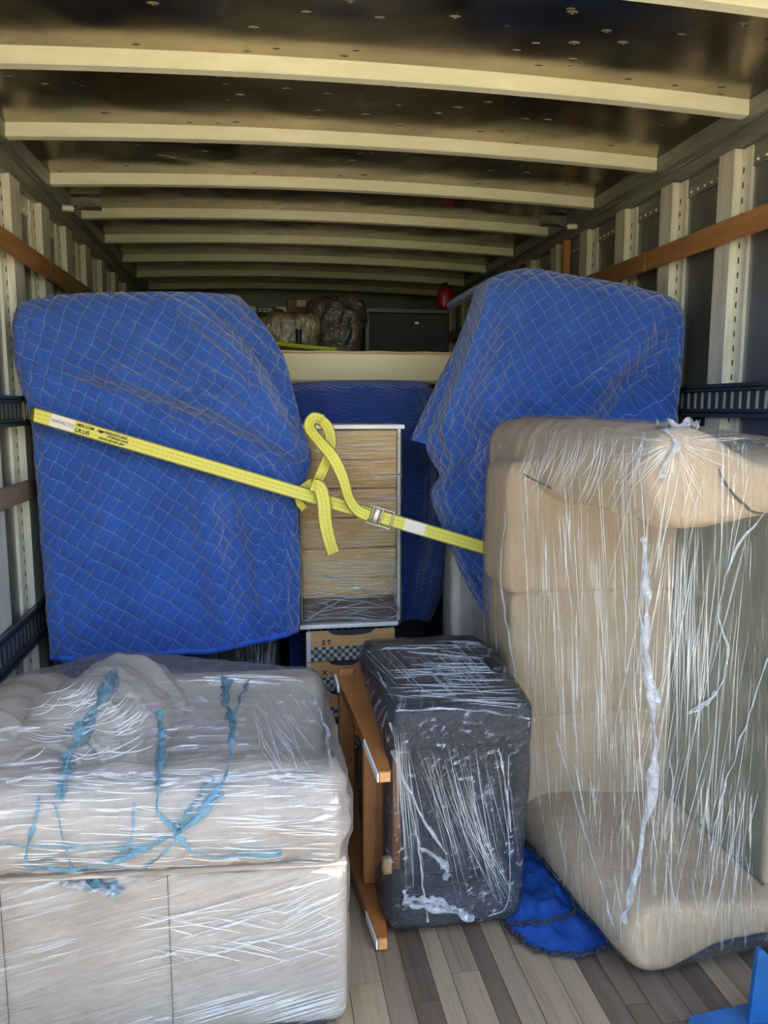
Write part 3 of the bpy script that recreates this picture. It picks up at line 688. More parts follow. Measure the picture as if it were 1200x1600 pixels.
for z, xa in ((.467, .78), (.875, .74)):
    mk('cushion_piping', tube(spline([(xa + .03, 2.285, z), (xa + .10, 2.262, z - .004), (1.1, 2.258, z), (1.29, 2.258, z + .004)], 24), .0025, 8), M['seam'], ls)
mk('cushion_piping', tube(spline([(.775, 2.28, 1.262), (.87, 2.12, 1.205), (.95, 1.9, 1.19), (1.0, 1.78, 1.18)], 24), .003, 8), M['seam'], ls)
g_st = rbox(1.315, 1.585, 1.72, 2.58, .16, 1.23, .02, 3); st = mk('seat_base', g_st, M['beige'], ls)
mk('deck_lining', box(1.309, 1.316, 1.74, 2.27, .185, 1.20), M['lining'], st, smooth=False)
mk('base_piping', tube([(1.306, 1.72 + .54 * k / 10, .184) for k in range(11)], .003, 8), M['seam'], ls)
mk('base_piping', tube([(1.306, 2.262, .19 + k * .1) for k in range(10)], .003, 8), M['seam'], ls)
g_all = [g_b_pan, g_t_pan] + cush
fs_ = film('film_wrap', g_all, ls, M['film_v'], .006, .006, (26, 26, 3), .02, 5)
for k, (p, wd) in enumerate([([(1010, 850), (1000, 950), (1015, 1080), (1022, 1180), (1005, 1300), (985, 1400)], .022), ([(1005, 840), (1012, 920), (1010, 1010), (1024, 1100)], .028), ([(1020, 1080), (1022, 1200), (1000, 1330), (975, 1440)], .034),
                             ([(1030, 662), (1050, 664), (1075, 664), (1090, 668)], .04), ([(1020, 660), (1045, 658), (1070, 660)], .03), ([(1040, 672), (1058, 690), (1034, 730), (1040, 760)], .022),
                             ([(1198, 800), (1150, 860), (1125, 950), (1138, 1020), (1120, 1080), (1078, 1113)], .007), ([(1120, 1080), (1105, 1100), (1076, 1114)], .012), ([(1198, 1030), (1170, 1120), (1130, 1240), (1110, 1330)], .005),
                             ([(790, 800), (782, 900), (800, 1020), (825, 1160), (845, 1260)], .006), ([(868, 1140), (900, 1260), (945, 1400), (965, 1470)], .006)]):
    gather(fs_, p, wd, 80, ls, M['gather'], 'film_gather', 80 + k, amp=.006)
random.seed(15); ln = []
for k in range(110): x = random.uniform(800, 1000); y = random.uniform(670, 1150); l_ = random.uniform(60, 260); ln.append((x, y, x + l_ * random.uniform(-.02, .10), y + l_, random.uniform(-.01, .01)))
for k in range(110): x = random.uniform(1000, 1195); y = random.uniform(700, 1250); l_ = random.uniform(60, 300); ln.append((x, y, x - l_ * random.uniform(.02, .28), y + l_, random.uniform(-.01, .01)))
for k in range(45): x = random.uniform(1040, 1110); y = random.uniform(820, 1000); l_ = random.uniform(100, 300); ln.append((x, y, x - l_ * random.uniform(-.03, .06), y + l_, 0))
for k in range(70): x = random.uniform(850, 1180); y = random.uniform(1180, 1400); l_ = random.uniform(40, 140); ln.append((x, y, x + l_ * random.uniform(-.25, .2), y + l_, 0))
for k in range(60): a = random.uniform(-.3, 3.4); r0 = random.uniform(10, 30); r1 = random.uniform(45, 130); ln.append((1055 + r0 * cos(a), 690 + r0 * sin(a), 1055 + r1 * cos(a), 690 + r1 * sin(a) * .9, random.uniform(-.08, .08)))
for k in range(60): x = random.uniform(800, 1000); y = random.uniform(664, 690); l_ = random.uniform(60, 130); ln.append((x + 25, y, x - 10, y + l_, -.08))
pleats(fs_, ln, ls, .0005, .0017, 4)

# ------------------------------------------------------------------ draped sheets
def sheet(name, T, Lf, B, R, depth, nu, nv, material, parent=None, ret=(.3, .3), rx=(.02, -.02), top=.4, amp=.004, seed=0, th=.007):
    "blanket whose front follows four measured edges at true depth, then turns back round the sides and over the top"
    T, Lf, B, R = [spline([Vector((x, y, 0)) for x, y in q], 60) for q in (T, Lf, B, R)]
    def cv(c, u): u *= 59; k = min(int(u), 58); return c[k].lerp(c[k + 1], u - k)
    def P(u, v):
        p = cv(T, u) * (1 - v) + cv(B, u) * v + cv(Lf, v) * (1 - u) + cv(R, v) * u
        p -= T[0] * (1 - u) * (1 - v) + T[-1] * u * (1 - v) + B[0] * (1 - u) * v + B[-1] * u * v
        q = at(p.x, p.y, depth(u, v)); q.y += amp * noise.fractal(Vector((u * 9 + seed, v * 9, seed)), .7, 2, 3); return q
    nl, nr, nt_ = (8 if ret[0] else 0), (8 if ret[1] else 0), (8 if top else 0); G = []
    for j in range(-nt_, nv + 1):
        row = []
        for i in range(-nl, nu + nr + 1):
            u = min(max(i, 0), nu) / nu; v = max(j, 0) / nv; q = P(u, v)
            bk = 0
            if i < 0: s = -i / nl; q.y += ret[0] * s; q.x += rx[0] * s
            if i > nu: s = (i - nu) / nr; q.y += ret[1] * s; q.x += rx[1] * s
            if j < 0: s = -j / nt_; q.y += top * s; q.z += .004
            row.append(q)
        G.append(row)
    W = len(G[0]); V = [p for r_ in G for p in r_]; F = []; UV = []
    us = [[0] * W for _ in G]; vsn = [[0] * W for _ in G]; mid = W // 2
    for j, r_ in enumerate(G):
        for i in range(1, W): us[j][i] = us[j][i - 1] + (r_[i] - r_[i - 1]).length
        c = us[j][mid]; us[j] = [a - c for a in us[j]]
        for i in range(W): vsn[j][i] = vsn[j - 1][i] + (r_[i] - G[j - 1][i]).length if j else 0
    UV = [(us[j][i], vsn[j][i]) for j in range(len(G)) for i in range(W)]
    for j in range(len(G) - 1):
        for i in range(W - 1): F.append((j * W + i, (j + 1) * W + i, (j + 1) * W + i + 1, j * W + i + 1))
    o = mk(name, (V, F), material, parent, uv=UV, origin=None if parent else tuple(P(.5, 1)))
    md = o.modifiers.new('thickness', 'SOLIDIFY'); md.thickness = th; md.offset = 1
    return o, G, nt_, nl, nu
def ridge(u, v, a, b, wd, h):
    "soft fold along the line a-b in sheet coordinates"
    ax, ay = a; bx, by = b; dx, dy = bx - ax, by - ay; l2 = dx * dx + dy * dy; t = max(0, min(1, ((u - ax) * dx + (v - ay) * dy) / l2))
    d = sqrt((u - ax - t * dx) ** 2 + (v - ay - t * dy) ** 2); return h * math.exp(-(d / wd) ** 2) * (sin(pi * (.12 + .76 * t)))
def SP(t):      # centre line of the strap: flat along the left blanket, then drawn in to the right wall
    px = 54 + 1008 * t; Y = 2.905 if px < 470 else 2.905 - .215 * (px - 470) / 592
    return at(px, 648 + 298 * t, Y)
SA, SB = SP(0), SP(1)

# left blanket and the brown armchair beneath
def dl(u, v):
    y = 2.985 + .0 * u
    y += .10 * max(0, (u - .78) / .22) ** 2 * (1 - .6 * v) + .025 * max(0, (.07 - u) / .07) ** 2 + .04 * max(0, (.06 - v) / .06) ** 2
    y -= ridge(u, v, (.25, .22), (.95, .52), .04, .05) - ridge(u, v, (.3, .32), (.95, .60), .035, .045)
    y -= ridge(u, v, (.45, .15), (.98, .48), .03, .035) + ridge(u, v, (.72, .05), (.90, .42), .03, .05) - ridge(u, v, (.80, .02), (.95, .40), .025, .045)
    y -= ridge(u, v, (.55, .56), (.56, 1.0), .035, .04) - ridge(u, v, (.63, .58), (.66, 1.0), .04, .045) + ridge(u, v, (.74, .58), (.80, .85), .03, .014)
    y -= ridge(u, v, (.8, .60), (.98, .78), .03, .02) - .02 * sin(v * 3.2) * sin(u * 3)
    return y
TL = [(24, 492), (40, 474), (110, 462), (200, 459), (300, 459), (372, 464)]
RL = [(372, 464), (408, 505), (440, 556), (456, 612), (470, 668), (484, 716), (474, 752), (464, 775), (466, 870), (466, 985)]
LL = [(24, 492), (22, 540), (34, 600), (50, 650), (60, 760), (68, 870), (76, 960), (80, 1030)]
BL = [(80, 1030), (150, 1030), (250, 1022), (330, 1018), (400, 1004), (440, 995), (466, 985)]
bl, G, t_, l_, nu_ = sheet('moving_blanket', TL, LL, BL, RL, dl, 130, 140, M['blanket'], None, (.12, .30), (.06, -.14), .5, .014, 3)
tag(bl, 'blue quilted moving blanket draped over the tall piece at left', 'blanket')
e = [p + Vector((0, -.006, .006)) for p in G[-1][l_:l_ + nu_ + 1]]; mk('hem', ribbon(e, .022, .004)[0], M['hem'], bl)
ba = empty('recliner', (-.35, 3.5, 0), 'dark brown leather recliner under the left blue blanket, film wrapped', 'recliner')
gb = [rumple(rbox(-.80, .06, 3.24, 3.86, .012, 1.15, .07, 4), .004, (5, 5, 5), 1), rbox(-.80, -.18, 3.28, 3.85, 1.10, 1.78, .08, 4)]
mk('body', gb[0], M['leather'], ba); mk('backrest', gb[1], M['leather'], ba)
mk('footrest', rumple(rbox(-.76, .06, 3.19, 3.26, .05, .56, .03, 4), .004, (6, 6, 6), 2), M['leather'], ba)
fr2 = film('film_wrap', [gb[0], rbox(-.76, .06, 3.19, 3.26, .05, .56, .03, 2)], ba, M['film_soft'], .006, .005, (14, 14, 2), .03, 6)
random.seed(21); ln = []
for k in range(50): x = random.gauss(408, 14); y = random.uniform(985, 1030); ln.append((x, y, x + random.uniform(-6, 6), y + random.uniform(12, 40), random.uniform(-.1, .1)))
for k in range(30): x = random.uniform(100, 440); ln.append((x, 1000, x + random.uniform(-4, 4), 1060, 0))
pleats(fr2, ln, ba, .001, .0035, 5)

# right blanket and the cream piece beneath
def dr(u, v):
    y = 2.94 - .24 * u + .05 * max(0, (.05 - v) / .05) ** 2 + .02 * max(0, (u - .93) / .07) ** 2
    y += .12 * max(0, (.22 - u) / .22) ** 2 * (1 - .8 * v)
    y -= ridge(u, v, (.16, .02), (.10, .75), .035, .05) - ridge(u, v, (.26, .10), (.24, .8), .03, .035) + ridge(u, v, (.36, .04), (.34, .85), .035, .035)
    y -= ridge(u, v, (.80, .12), (.55, .6), .05, .05) - ridge(u, v, (.86, .16), (.66, .62), .04, .05) - ridge(u, v, (.48, .25), (.44, .9), .04, .03) + ridge(u, v, (.05, .3), (.05, .95), .025, .03)
    return y
TR = [(745, 452), (768, 437), (800, 425), (840, 423), (920, 437), (1000, 452), (1048, 468), (1066, 488)]
LR = [(745, 452), (722, 530), (700, 600), (676, 660), (668, 700), (690, 744), (676, 776), (698, 835), (725, 900), (750, 945), (772, 985)]
BR = [(772, 985), (800, 960), (880, 940), (960, 920), (1052, 900)]
RR = [(1066, 488), (1066, 540), (1060, 600), (1056, 680), (1054, 780), (1052, 900)]
br, G, t_, l_, nu_ = sheet('moving_blanket', TR, LR, BR, RR, dr, 120, 120, M['blanket2'], None, (.20, .12), (.05, -.05), .5, .012, 8)
tag(br, 'blue quilted moving blanket hanging over the tall piece behind the loveseat', 'blanket')
e = [r_[l_] + Vector((.012, -.008, 0)) for r_ in G[t_ + 45:]]; mk('hem', ribbon(e, .02, .004)[0], M['hem'], br)
fp, G2, t2, l2, n2 = sheet('corner_flap', [(742, 470), (752, 465), (775, 460)], [(742, 470), (712, 545), (680, 610), (644, 688)], [(644, 688), (660, 692), (690, 700)], [(775, 460), (740, 550), (715, 620), (690, 700)], lambda u, v: 3.10 - .06 * u - .03 * sin(u * pi), 24, 50, M['blanket2'], br, (.1, 0), (.02, 0), 0, .006, 5)
mk('hem', ribbon([p + Vector((0, -.008, .006)) for p in G2[-1]], .014, .004)[0], M['hem'], br)
cs = empty('cream_sofa', (1.2, 3.3, 0), 'cream sofa stood on end under the right blue blanket', 'sofa')
gc = [rumple(rbox(1.04, 1.585, 3.10, 3.75, .012, 1.84, .08, 5), .005, (5, 5, 5), 3)]
mk('body', gc[0], M['cream'], cs)
g = rumple(puff(.80, 1.30, 3.12, 3.32, .04, .98, .35), .006, (6, 6, 6), 4); mk('back_cushion', g, M['cream'], cs); gc.append(g)
film('film_wrap', gc, cs, M['film_v'], .006, .004, (20, 20, 3), .04, 7)

# middle blanket over a dresser; dark chest under the mattress
def dm(u, v):
    y = 3.62 + .06 * max(0, (.05 - v) / .05) ** 2 - .05 * v + .10 * max(0, (u - .9) / .1)
    y -= ridge(u, v, (.86, .05), (.82, .9), .04, .05) - ridge(u, v, (.76, .1), (.74, .95), .03, .04) + ridge(u, v, (.93, .1), (.92, .9), .02, .03)
    return y
bmid, G, t_, l_, nu_ = sheet('moving_blanket', [(440, 606), (480, 600), (560, 597), (640, 598), (668, 600)], [(440, 606), (450, 700), (452, 850), (455, 1062)], [(455, 1062), (520, 1050), (600, 985), (642, 968), (670, 972)], [(668, 600), (690, 640), (704, 720), (706, 800), (702, 880), (688, 930), (670, 972)], dm, 70, 80, M['blanket_wave'], None, (.1, .2), (.02, -.02), .16, .006, 2)
tag(bmid, 'blue wave-quilted moving blanket hanging behind the white drawer tower', 'blanket')
dr_ = empty('dresser', (.5, 3.9, 0), 'dark wooden dresser under the middle blanket, carrying the mattress', 'dresser')
mk('carcass', rbox(.10, .82, 3.74, 4.20, .012, 1.545, .01, 1), M['dark_wood'], dr_, smooth=False)
mk('top_board', rbox(.08, .84, 3.72, 4.22, 1.545, 1.562, .004, 1), M['dark_wood'], dr_, smooth=False)
wd_ = empty('wardrobe', (.3, 4.9, 0), 'near-black low wardrobe under the back of the mattress', 'wardrobe')
mk('carcass', rbox(-.7, 1.40, 4.40, 5.40, .012, 1.54, .01, 1), M['dark_wood'], wd_, smooth=False)
mk('top_board', rbox(-.72, 1.42, 4.38, 5.42, 1.54, 1.562, .004, 1), M['dark_wood'], wd_, smooth=False)
mt = empty('mattress', (.3, 4.8, 1.565), 'cream mattress lying flat above the middle blue blanket', 'mattress')
mk('body', rumple(rbox(-.75, 1.36, 3.98, 5.5, 1.572, 1.742, .03, 4), .003, (5, 5, 5), 2), M['mattress'], mt)
for z in (1.590, 1.735): mk('piping', tube([(-.74 + 2.09 * k / 30, 3.982 - .002 * sin(k), z + .002 * sin(k * 1.7)) for k in range(31)], .007, 8), M['piping'], mt)

def clampz(g, z): return [Vector((v[0], v[1], max(v[2], z))) for v in g[0]], g[1]
# things on the mattress
lb = empty('printed_box', (.05, 4.9, 1.745), 'green and cream printed box behind the clear duffel bag', 'box')
p0, p1 = at(388, 520, 4.9), at(448, 480, 4.9)
mk('body', rbox(p0.x, p1.x, 4.88, 5.2, 1.75, p1.z, .004, 1), M['card_cream'], lb, smooth=False)
q0, q1 = at(400, 495, 4.87), at(432, 479, 4.87)
pn = mk('green_panel', box(q0.x, q1.x, 4.872, 4.88, q0.z, q1.z), M['card_dark'], lb, smooth=False)
def text(body, loc, size, parent, m, rot, name, bold=0):
    cu = bpy.data.curves.new(name, 'FONT'); cu.body = body; cu.size = size; cu.extrude = .0006; cu.offset = bold
    o = bpy.data.objects.new(name, cu); COL.objects.link(o); dg = bpy.context.evaluated_depsgraph_get()
    me = bpy.data.meshes.new_from_object(o.evaluated_get(dg)); bpy.data.objects.remove(o); me.materials.append(m)
    o = bpy.data.objects.new(name, me); link(o, name, parent); o.location = Vector(loc) - wloc(parent); o.rotation_euler = rot; return o
text('SER C', at(404, 492, 4.868), .058, lb, M['card_cream'], (pi / 2, 0, 0), 'lettering', .001)
cbx = empty('cardboard_box', (.2, 4.75, 1.745), 'brown cardboard box with white label beside the grey bag', 'box')
p0, p1 = at(450, 520, 4.9), at(480, 468, 4.9); mk('body', rbox(p0.x, p1.x, 4.9, 5.15, 1.75, p1.z, .004, 1), M['card'], cbx, smooth=False)
p0, p1 = at(464, 479, 4.895), at(478, 469, 4.895); mk('label_patch', box(p0.x, p1.x, 4.896, 4.9, p0.z, p1.z), M['card_cream'], cbx, smooth=False)
du = empty('duffel_bag', (.1, 4.4, 1.745), 'clear zipped bag with black straps lying on the mattress', 'bag')
p0, p1 = at(398, 545, 4.3), at(496, 492, 4.3)
mk('body', clampz(rumple(puff(p0.x, p1.x, 4.20, 4.44, 1.752, p1.z, .45), .02, (9, 9, 6), 3), 1.755), M['clearbag'], du)
for px, w0 in ((408, .035), (464, .032)):
    mk('strap', ribbon(spline([at(px, 490, 4.36), at(px + 2, 505, 4.22), at(px + 3, 530, 4.19), at(px + 4, 542, 4.20)], 16), w0, .004)[0], M['black'], du)
mk('carry_handle', ribbon(spline([at(402, 492, 4.3), at(420, 492, 4.25), at(436, 487, 4.25), at(445, 494, 4.26)], 16), .03, .005)[0], M['black'], du)
gbg = empty('grey_bag', (.36, 4.65, 1.745), 'big grey film-wrapped bag with dark straps beside the black cabinet', 'bag')
p0, p1 = at(484, 545, 4.62), at(570, 462, 4.62)
mk('body', clampz(rumple(puff(p0.x, p1.x, 4.50, 4.78, 1.752, p1.z, .75), .05, (5, 5, 5), 9), 1.755), M['bag'], gbg)
for pts in ([(520, 460), (512, 480), (503, 500), (502, 525)], [(536, 462), (550, 480), (566, 498)], [(538, 485), (530, 505)], [(545, 500), (548, 520), (540, 538)]):
    mk('strap', ribbon(spline([at(x, y, 4.46) for x, y in pts], 14), .014, .004)[0], M['black'], gbg)
cb = empty('media_cabinet', (.9, 5.1, 1.745), 'black cabinet with a pale top edge beside the grey bag', 'cabinet')
p0, p1 = at(574, 546, 4.9), at(703, 490, 4.9)
mk('carcass', rbox(p0.x, p1.x, 4.92, 5.3, 1.752, p1.z, .006, 1), M['dark_wood'], cb, smooth=False)
mk('top_edge', box(p0.x - .01, p1.x, 4.90, 5.3, p1.z, p1.z + .022), M['track'], cb, smooth=False)
mk('side_edge', box(p0.x - .01, p0.x + .012, 4.905, 4.92, 1.752, p1.z), M['track'], cb, smooth=False)
pz = at(651, 505, 4.895); mk('clasp', rbox(pz.x - .014, pz.x + .014, 4.888, 4.902, pz.z - .007, pz.z + .008, .003, 1), M['cap'], cb)
p = at(695, 491, 5.1); rd = empty('red_lantern', (p.x, 5.1, p1.z + .022), 'round dark red object standing on the black cabinet', 'lantern')
rz = p1.z + .024
mk('body', puff(p.x - .055, p.x + .055, 5.04, 5.15, rz, rz + .17, .8, 16), M['red'], rd); mk('cap', roll((p.x, 5.095, rz + .165), (p.x, 5.095, rz + .20), .022, .018, 1, 4, 14), M['black'], rd)
# lime strap across the bags
lp = [at(424, 535, 4.14), at(470, 541, 4.10), at(515, 545, 4.06), at(526, 546, 4.04)]
tag(mk('lime_strap', ribbon(spline(lp, 20), .02, .004)[0], M['lime'], None, origin=tuple(lp[0])), 'lime green strap lying along the mattress edge by the bags', 'strap')

# ------------------------------------------------------------------ white drawer tower and crates below it
tw = empty('drawer_tower', (.37, 3.3, .53), 'tall white-framed tower of tan woven drawers in film', 'drawers')
x0, x1, y0, y1 = .154, .575, 3.13, 3.48
mk('top', rbox(x0 - .012, x1 + .014, y0 - .012, y1, 1.366, 1.384, .004, 2), M['white'], tw); mk('bottom', rbox(x0 - .008, x1 - .01, y0 - .012, y1, .535, .553, .004, 2), M['white'], tw)
mk('side', rbox(x0, x0 + .006, y0, y1, .553, 1.366, .003, 1), M['white'], tw, smooth=False); mk('side', rbox(x1 - .014, x1, y0, y1, .553, 1.366, .003, 1), M['white'], tw, smooth=False)
mk('back', box(x0 + .014, x1 - .014, y1 - .01, y1, .553, 1.366), M['white'], tw, smooth=False)
zs = [.556, .66, .74, .87, 1.0, 1.12, 1.24, 1.362]; mats = [2, 1, 0, 0, 1, 1, 0]
random.seed(5)
for k in range(7):
    mk('drawer', rumple(rbox(x0 + .007, x1 - .016, y0 + .004 + random.uniform(0, .012), y1 - .02, zs[k] + .001, zs[k + 1] - .001, .006, 2), .004, (30, 30, 60), k), M['rattan'][mats[k]], tw)
ft = film('film_wrap', [box(x0 - .004, x1 + .004, y0 - .006, y1 + .004, .54, 1.362)], tw, M['film_chest'], .004, .004, (6, 20, 30), .018, 9)
for k, (p, wd) in enumerate([([(475, 895), (520, 902), (570, 922), (624, 958)], .005), ([(475, 972), (540, 935), (600, 928), (620, 905)], .008), ([(618, 870), (612, 910), (622, 955)], .012), ([(472, 970), (530, 966), (600, 968), (624, 960)], .012)]):
    gather(ft, p, wd, 50, tw, M['gather'], 'film_gather', 120 + k, amp=.005)
random.seed(31); ln = []
for k in range(170): x = random.uniform(468, 600); y = random.uniform(675, 925); l_ = random.uniform(20, 90); ln.append((x, y, min(x + l_, 624), y + random.uniform(-3, 3), random.uniform(-.03, .03)))
for k in range(40): x = random.uniform(468, 560); y = random.uniform(890, 980); l_ = random.uniform(30, 120); ln.append((x, y, min(x + l_, 624), y + random.uniform(-25, 25), 0))
pleats(ft, ln, tw, .0008, .0028, 6)
lbls = ['orange handled crate directly under the white drawer tower', 'orange handled crate second below the white drawer tower', 'third crate down under the white drawer tower, next to lowest', 'lowest crate on the floor under the white drawer tower']
for k in range(4):
    zt = .530 - k * .1315; zb = zt - .1285; cr = empty('handled_crate', (.35, 3.3, zb), lbls[k], 'crate', 'crates under the drawer tower')
    a, b = .178, .545; mk('side', box(a, a + .012, 3.11, 3.45, zb, zt), M['checker'], cr, smooth=False); mk('side', box(b - .012, b, 3.11, 3.45, zb, zt), M['checker'], cr, smooth=False)
    mk('floor_board', box(a + .012, b - .012, 3.12, 3.44, zb, zb + .01), M['crate_wood'], cr, smooth=False); mk('back', box(a + .012, b - .012, 3.44, 3.45, zb, zt), M['checker'], cr, smooth=False)
    zc = zb + .062; c0, c1 = a + .085, b - .085; arc = [(c0 + (c1 - c0) * i / 12, zt - .024 * (sin(pi * i / 12) ** .35)) for i in range(13)]
    poly = [(a + .0, zt), *arc, (b, zt), (b, zc), (a, zc)]
    fr_ = mk('top_band', prism(poly, 1, 3.10, 3.112), M['crate_wood'], cr, smooth=False); mk('lower_band', box(a, b, 3.102, 3.112, zb, zc), M['checker'], cr, smooth=False)
    mk('handle_hole', box(c0, c1, 3.118, 3.12, zt - .03, zt - .002), M['slot_dark'], cr, smooth=False)
    mk('corner_strip', box(a - .006, a + .012, 3.096, 3.102, zb, zt), M['track_back'], cr, smooth=False)
    if k < 2: text(('S T', 'X  -')[k], (a + .06, 3.099, zc + .010), .028, cr, M['print'], (pi / 2, 0, 0), 'lettering', .001)

# ------------------------------------------------------------------ yellow strap, buckle and tails
sy = empty('ratchet_strap', tuple(SA), 'yellow cargo strap stretched from the left wall across the blankets', 'strap')
def tpx(px):   # parameter of the strap at a frame column
    lo, hi = 0, 1
    for _ in range(40):
        mid = (lo + hi) / 2; q = SP(mid) - Vector((0, 0, H)); x = 600 + FOC * q.dot(_r) / q.dot(_f)
        lo, hi = (mid, hi) if x < px else (lo, mid)
    return lo
OFF = Vector((0, 0, 0))
g, uv = ribbon([at(44, 645, 3.12)] + [SP(k / 60) + OFF for k in range(61)], .052, .003); mk('webbing', g, M['strap'], sy, smooth=False, uv=uv)
sd = (SP(.35) - SP(.05)).normalized(); ang = -math.atan2(-sd.z, sqrt(sd.x ** 2 + sd.y ** 2)); yaw = atan2(sd.y, sd.x)
Rm = Matrix((sd, Vector((0, -1, 0)).cross(sd) * -1, Vector((0, 0, 1)))).transposed()
nz = Vector((0, -1, 0)); nz = (nz - sd * nz.dot(sd)).normalized(); up = nz.cross(sd); Rt = Matrix((sd, up, nz)).transposed()
eul = Rt.to_euler()
def on_strap(t, s, u, n): return SP(t) + OFF + sd * s + up * u + nz * n
def patch(px0, px1, hw, n, m, nm, par):
    a, b = tpx(px0), tpx(px1); g, uv = ribbon([SP(a + (b - a) * k / 6) + OFF + nz * n for k in range(7)], hw * 2, .0012); return mk(nm, g, m, par, smooth=False)
patch(79, 116, .022, .0022, M['label'], 'label_patch', sy); patch(632, 664, .022, .0022, M['label'], 'label_patch', sy)
text('NWALTO', on_strap(tpx(81), 0, -.006, .0035), .0175, sy, M['slat_grey'], eul, 'lettering')
text('MSS.COM', on_strap(tpx(120), 0, .006, .003), .014, sy, M['print'], eul, 'lettering', .0004)
text('LR.US', on_strap(tpx(119), 0, -.016, .003), .020, sy, M['print'], eul, 'lettering', .0004)
text('FREIGHTLINE', on_strap(tpx(163), .0, .007, .003), .0135, sy, M['print'], eul, 'lettering', .0003)
text('WORKING LOAD', on_strap(tpx(168), 0, -.004, .003), .0095, sy, M['print'], eul, 'lettering', .0003)
text('CARGO SECURE LIMIT', on_strap(tpx(155), 0, -.0165, .003), .0095, sy, M['print'], eul, 'lettering', .0003)
def wbdir():
    global sd, nz, up
    sd = (SP(.75) - SP(.5)).normalized(); nz = Vector((0, -1, 0)); nz = (nz - sd * nz.dot(sd)).normalized(); up = nz.cross(sd)
def wb(t, s0, s1, u0, u1, n0, n1, r=.002):
    vs, fs = rbox(s0, s1, u0, u1, n0, n1, r, 1); return [SP(t) + OFF + sd * v[0] + up * v[1] + nz * v[2] for v in map(Vector, vs)], fs
# mark like a spread bird beside the print
mk('emblem', join(wb(tpx(157), -.006, .006, .004, .012, .0022, .0034, .001), wb(tpx(157), -.012, .012, .009, .014, .0022, .0034, .001)), M['print'], sy, smooth=False)
wbdir(); tb = tpx(592); bk = mk('buckle', join(wb(tb, -.045, .055, .030, .036, -.006, .016), wb(tb, -.045, .055, -.036, -.030, -.006, .016)), M['zinc'], sy, smooth=False)
for s0 in (-.028, .008, .052): mk('spindle', wb(tb, s0 - .004, s0 + .004, -.04, .042, .004, .013, .003), M['zinc'], bk)
mk('release_plate', wb(tb, -.022, .002, -.028, .028, .006, .016, .003), M['zinc'], bk)
# end fitting hooked in the wall track
SF = at(38, 641, 3.145)
eh = mk('track_fitting', join(box(SF.x - .012, SF.x + .016, SF.y - .055, SF.y - .045, 1.40, 1.478), box(SF.x - .012, SF.x + .016, SF.y - .015, SF.y - .005, 1.40, 1.478), box(SF.x + .004, SF.x + .018, SF.y - .06, SF.y + .02, 1.468, 1.48), box(SF.x + .004, SF.x + .018, SF.y - .06, SF.y + .02, 1.398, 1.41), box(SF.x + .0, SF.x + .010, SF.y + .008, SF.y + .018, 1.405, 1.475)), M['zinc'], sy, smooth=False)
def tail(pts, wd, nm, tw=None, n=110, nrm=(0, -1, 0)):
    g, uv = ribbon(spline([at(*p) for p in pts], n), wd, .003, nrm, tw); return mk(nm, g, M['strap'], sy, smooth=False, uv=uv)
tail([(576, 806, 2.845), (558, 797, 2.84), (545, 778, 2.845), (535, 745, 2.85), (520, 714, 2.855), (500, 690, 2.865), (484, 668, 2.885), (490, 654, 2.92), (503, 656, 2.95)], .046, 'loose_tail', lambda u: .5 * sin(u * 7))
tail([(500, 655, 2.955), (512, 668, 2.95), (517, 690, 2.94), (512, 715, 2.92), (503, 738, 2.91), (494, 756, 2.92)], .045, 'loose_tail', lambda u: .35 - .6 * u)
tail([(497, 752, 2.92), (482, 757, 2.93), (470, 768, 2.95), (468, 784, 2.95), (476, 795, 2.94)], .036, 'loose_tail', lambda u: .5)
tail([(488, 757, 2.875), (500, 763, 2.86), (506, 785, 2.855), (508, 812, 2.86), (513, 838, 2.865), (521, 864, 2.88)], .054, 'loose_tail', lambda u: .15 * sin(u * 5))

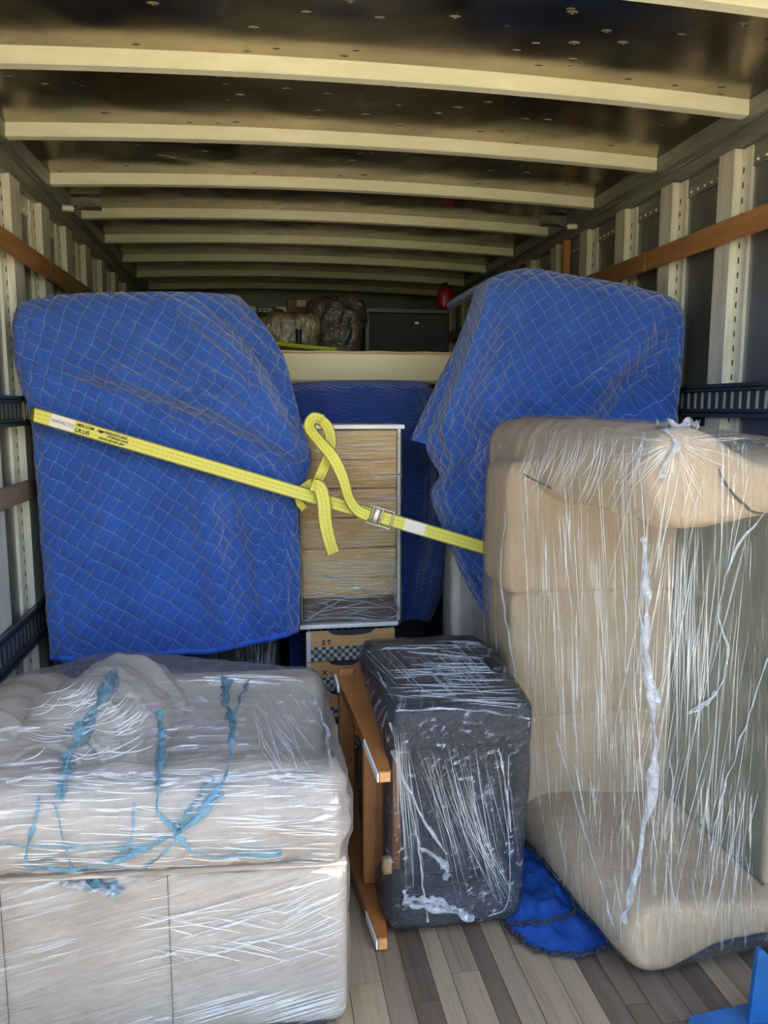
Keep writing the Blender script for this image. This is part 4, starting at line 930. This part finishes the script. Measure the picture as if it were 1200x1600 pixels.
# ------------------------------------------------------------------ blanket on the floor and the blue steel stand
def floor_blanket():
    V = []; F = []; nu, nv = 110, 60; random.seed(3)
    front = spline([(.655, 1.90, 0), (.70, 1.80, 0), (.80, 1.755, 0), (.86, 1.765, 0), (.93, 1.78, 0), (1.05, 1.715, 0), (1.12, 1.712, 0), (1.22, 1.735, 0), (1.40, 1.74, 0)], nu + 1)
    for j in range(nv + 1):
        for i in range(nu + 1):
            f = front[i]; v = j / nv; y = f.y + (2.42 - f.y) * v + (.008 * noise.noise(Vector((i * .5, 0, 1))) if j < 2 else 0); x = f.x + .10 * v * (1 - i / nu)
            gap = max(0, min(1, (.90 - x) / .05)); body = gap * min(1, v * 4)
            z = .012 + body * (.028 + .022 * noise.fractal(Vector((x * 14, y * 9, 2)), .8, 2, 3) + .05 * max(0, v - .3))
            V.append((x, y, max(.008, min(z, .10))))
    W = nu + 1
    for j in range(nv):
        for i in range(nu): F.append((j * W + i, j * W + i + 1, (j + 1) * W + i + 1, (j + 1) * W + i))
    return V, F
fb = mk('floor_blanket', floor_blanket(), M['blanket_plain'], None, origin=(.9, 1.9, 0)); md = fb.modifiers.new('t', 'SOLIDIFY'); md.thickness = .006
tag(fb, 'crumpled blue moving pad with frayed black edge on the floor under the loveseat', 'blanket')
random.seed(8)
fe = spline([(.655, 1.90, .014), (.70, 1.80, .014), (.80, 1.755, .014), (.86, 1.765, .014), (.93, 1.78, .014)], 120); 
fe = [p + Vector((random.uniform(-.006, .006), random.uniform(-.010, .004), random.uniform(-.004, .006))) for p in fe]; mk('frayed_edge', tube(fe, .0045, 6), M['fray'], fb)
fe2 = spline([(.655, 1.895, .02), (.72, 1.86, .04), (.80, 1.86, .045), (.85, 1.89, .05), (.862, 1.96, .06), (.84, 2.05, .07), (.80, 2.2, .08)], 110)
fe2 = [p + Vector((random.uniform(-.006, .006), random.uniform(-.008, .006), random.uniform(-.003, .006))) for p in fe2]; mk('frayed_edge', tube(fe2, .004, 6), M['fray'], fb)

bs = empty('steel_stand', (1.15, 1.45, 0), 'blue painted steel stand with pointed upright plate at the lower right', 'stand')
mk('base_plate', prism([(.965, 1.30), (.965, 1.495), (.985, 1.515), (1.30, 1.545), (1.30, 1.30)], 2, .004, .016), M['blue_paint'], bs, smooth=False)
mk('upright_plate', prism([(1.105, .016), (1.117, .205), (1.128, .205), (1.22, .10), (1.25, .016)], 1, 1.470, 1.482), M['blue_paint'], bs, smooth=False)
mk('gusset', prism([(1.482, .016), (1.482, .12), (1.53, .016)], 0, 1.20, 1.212), M['blue_paint'], bs, smooth=False)
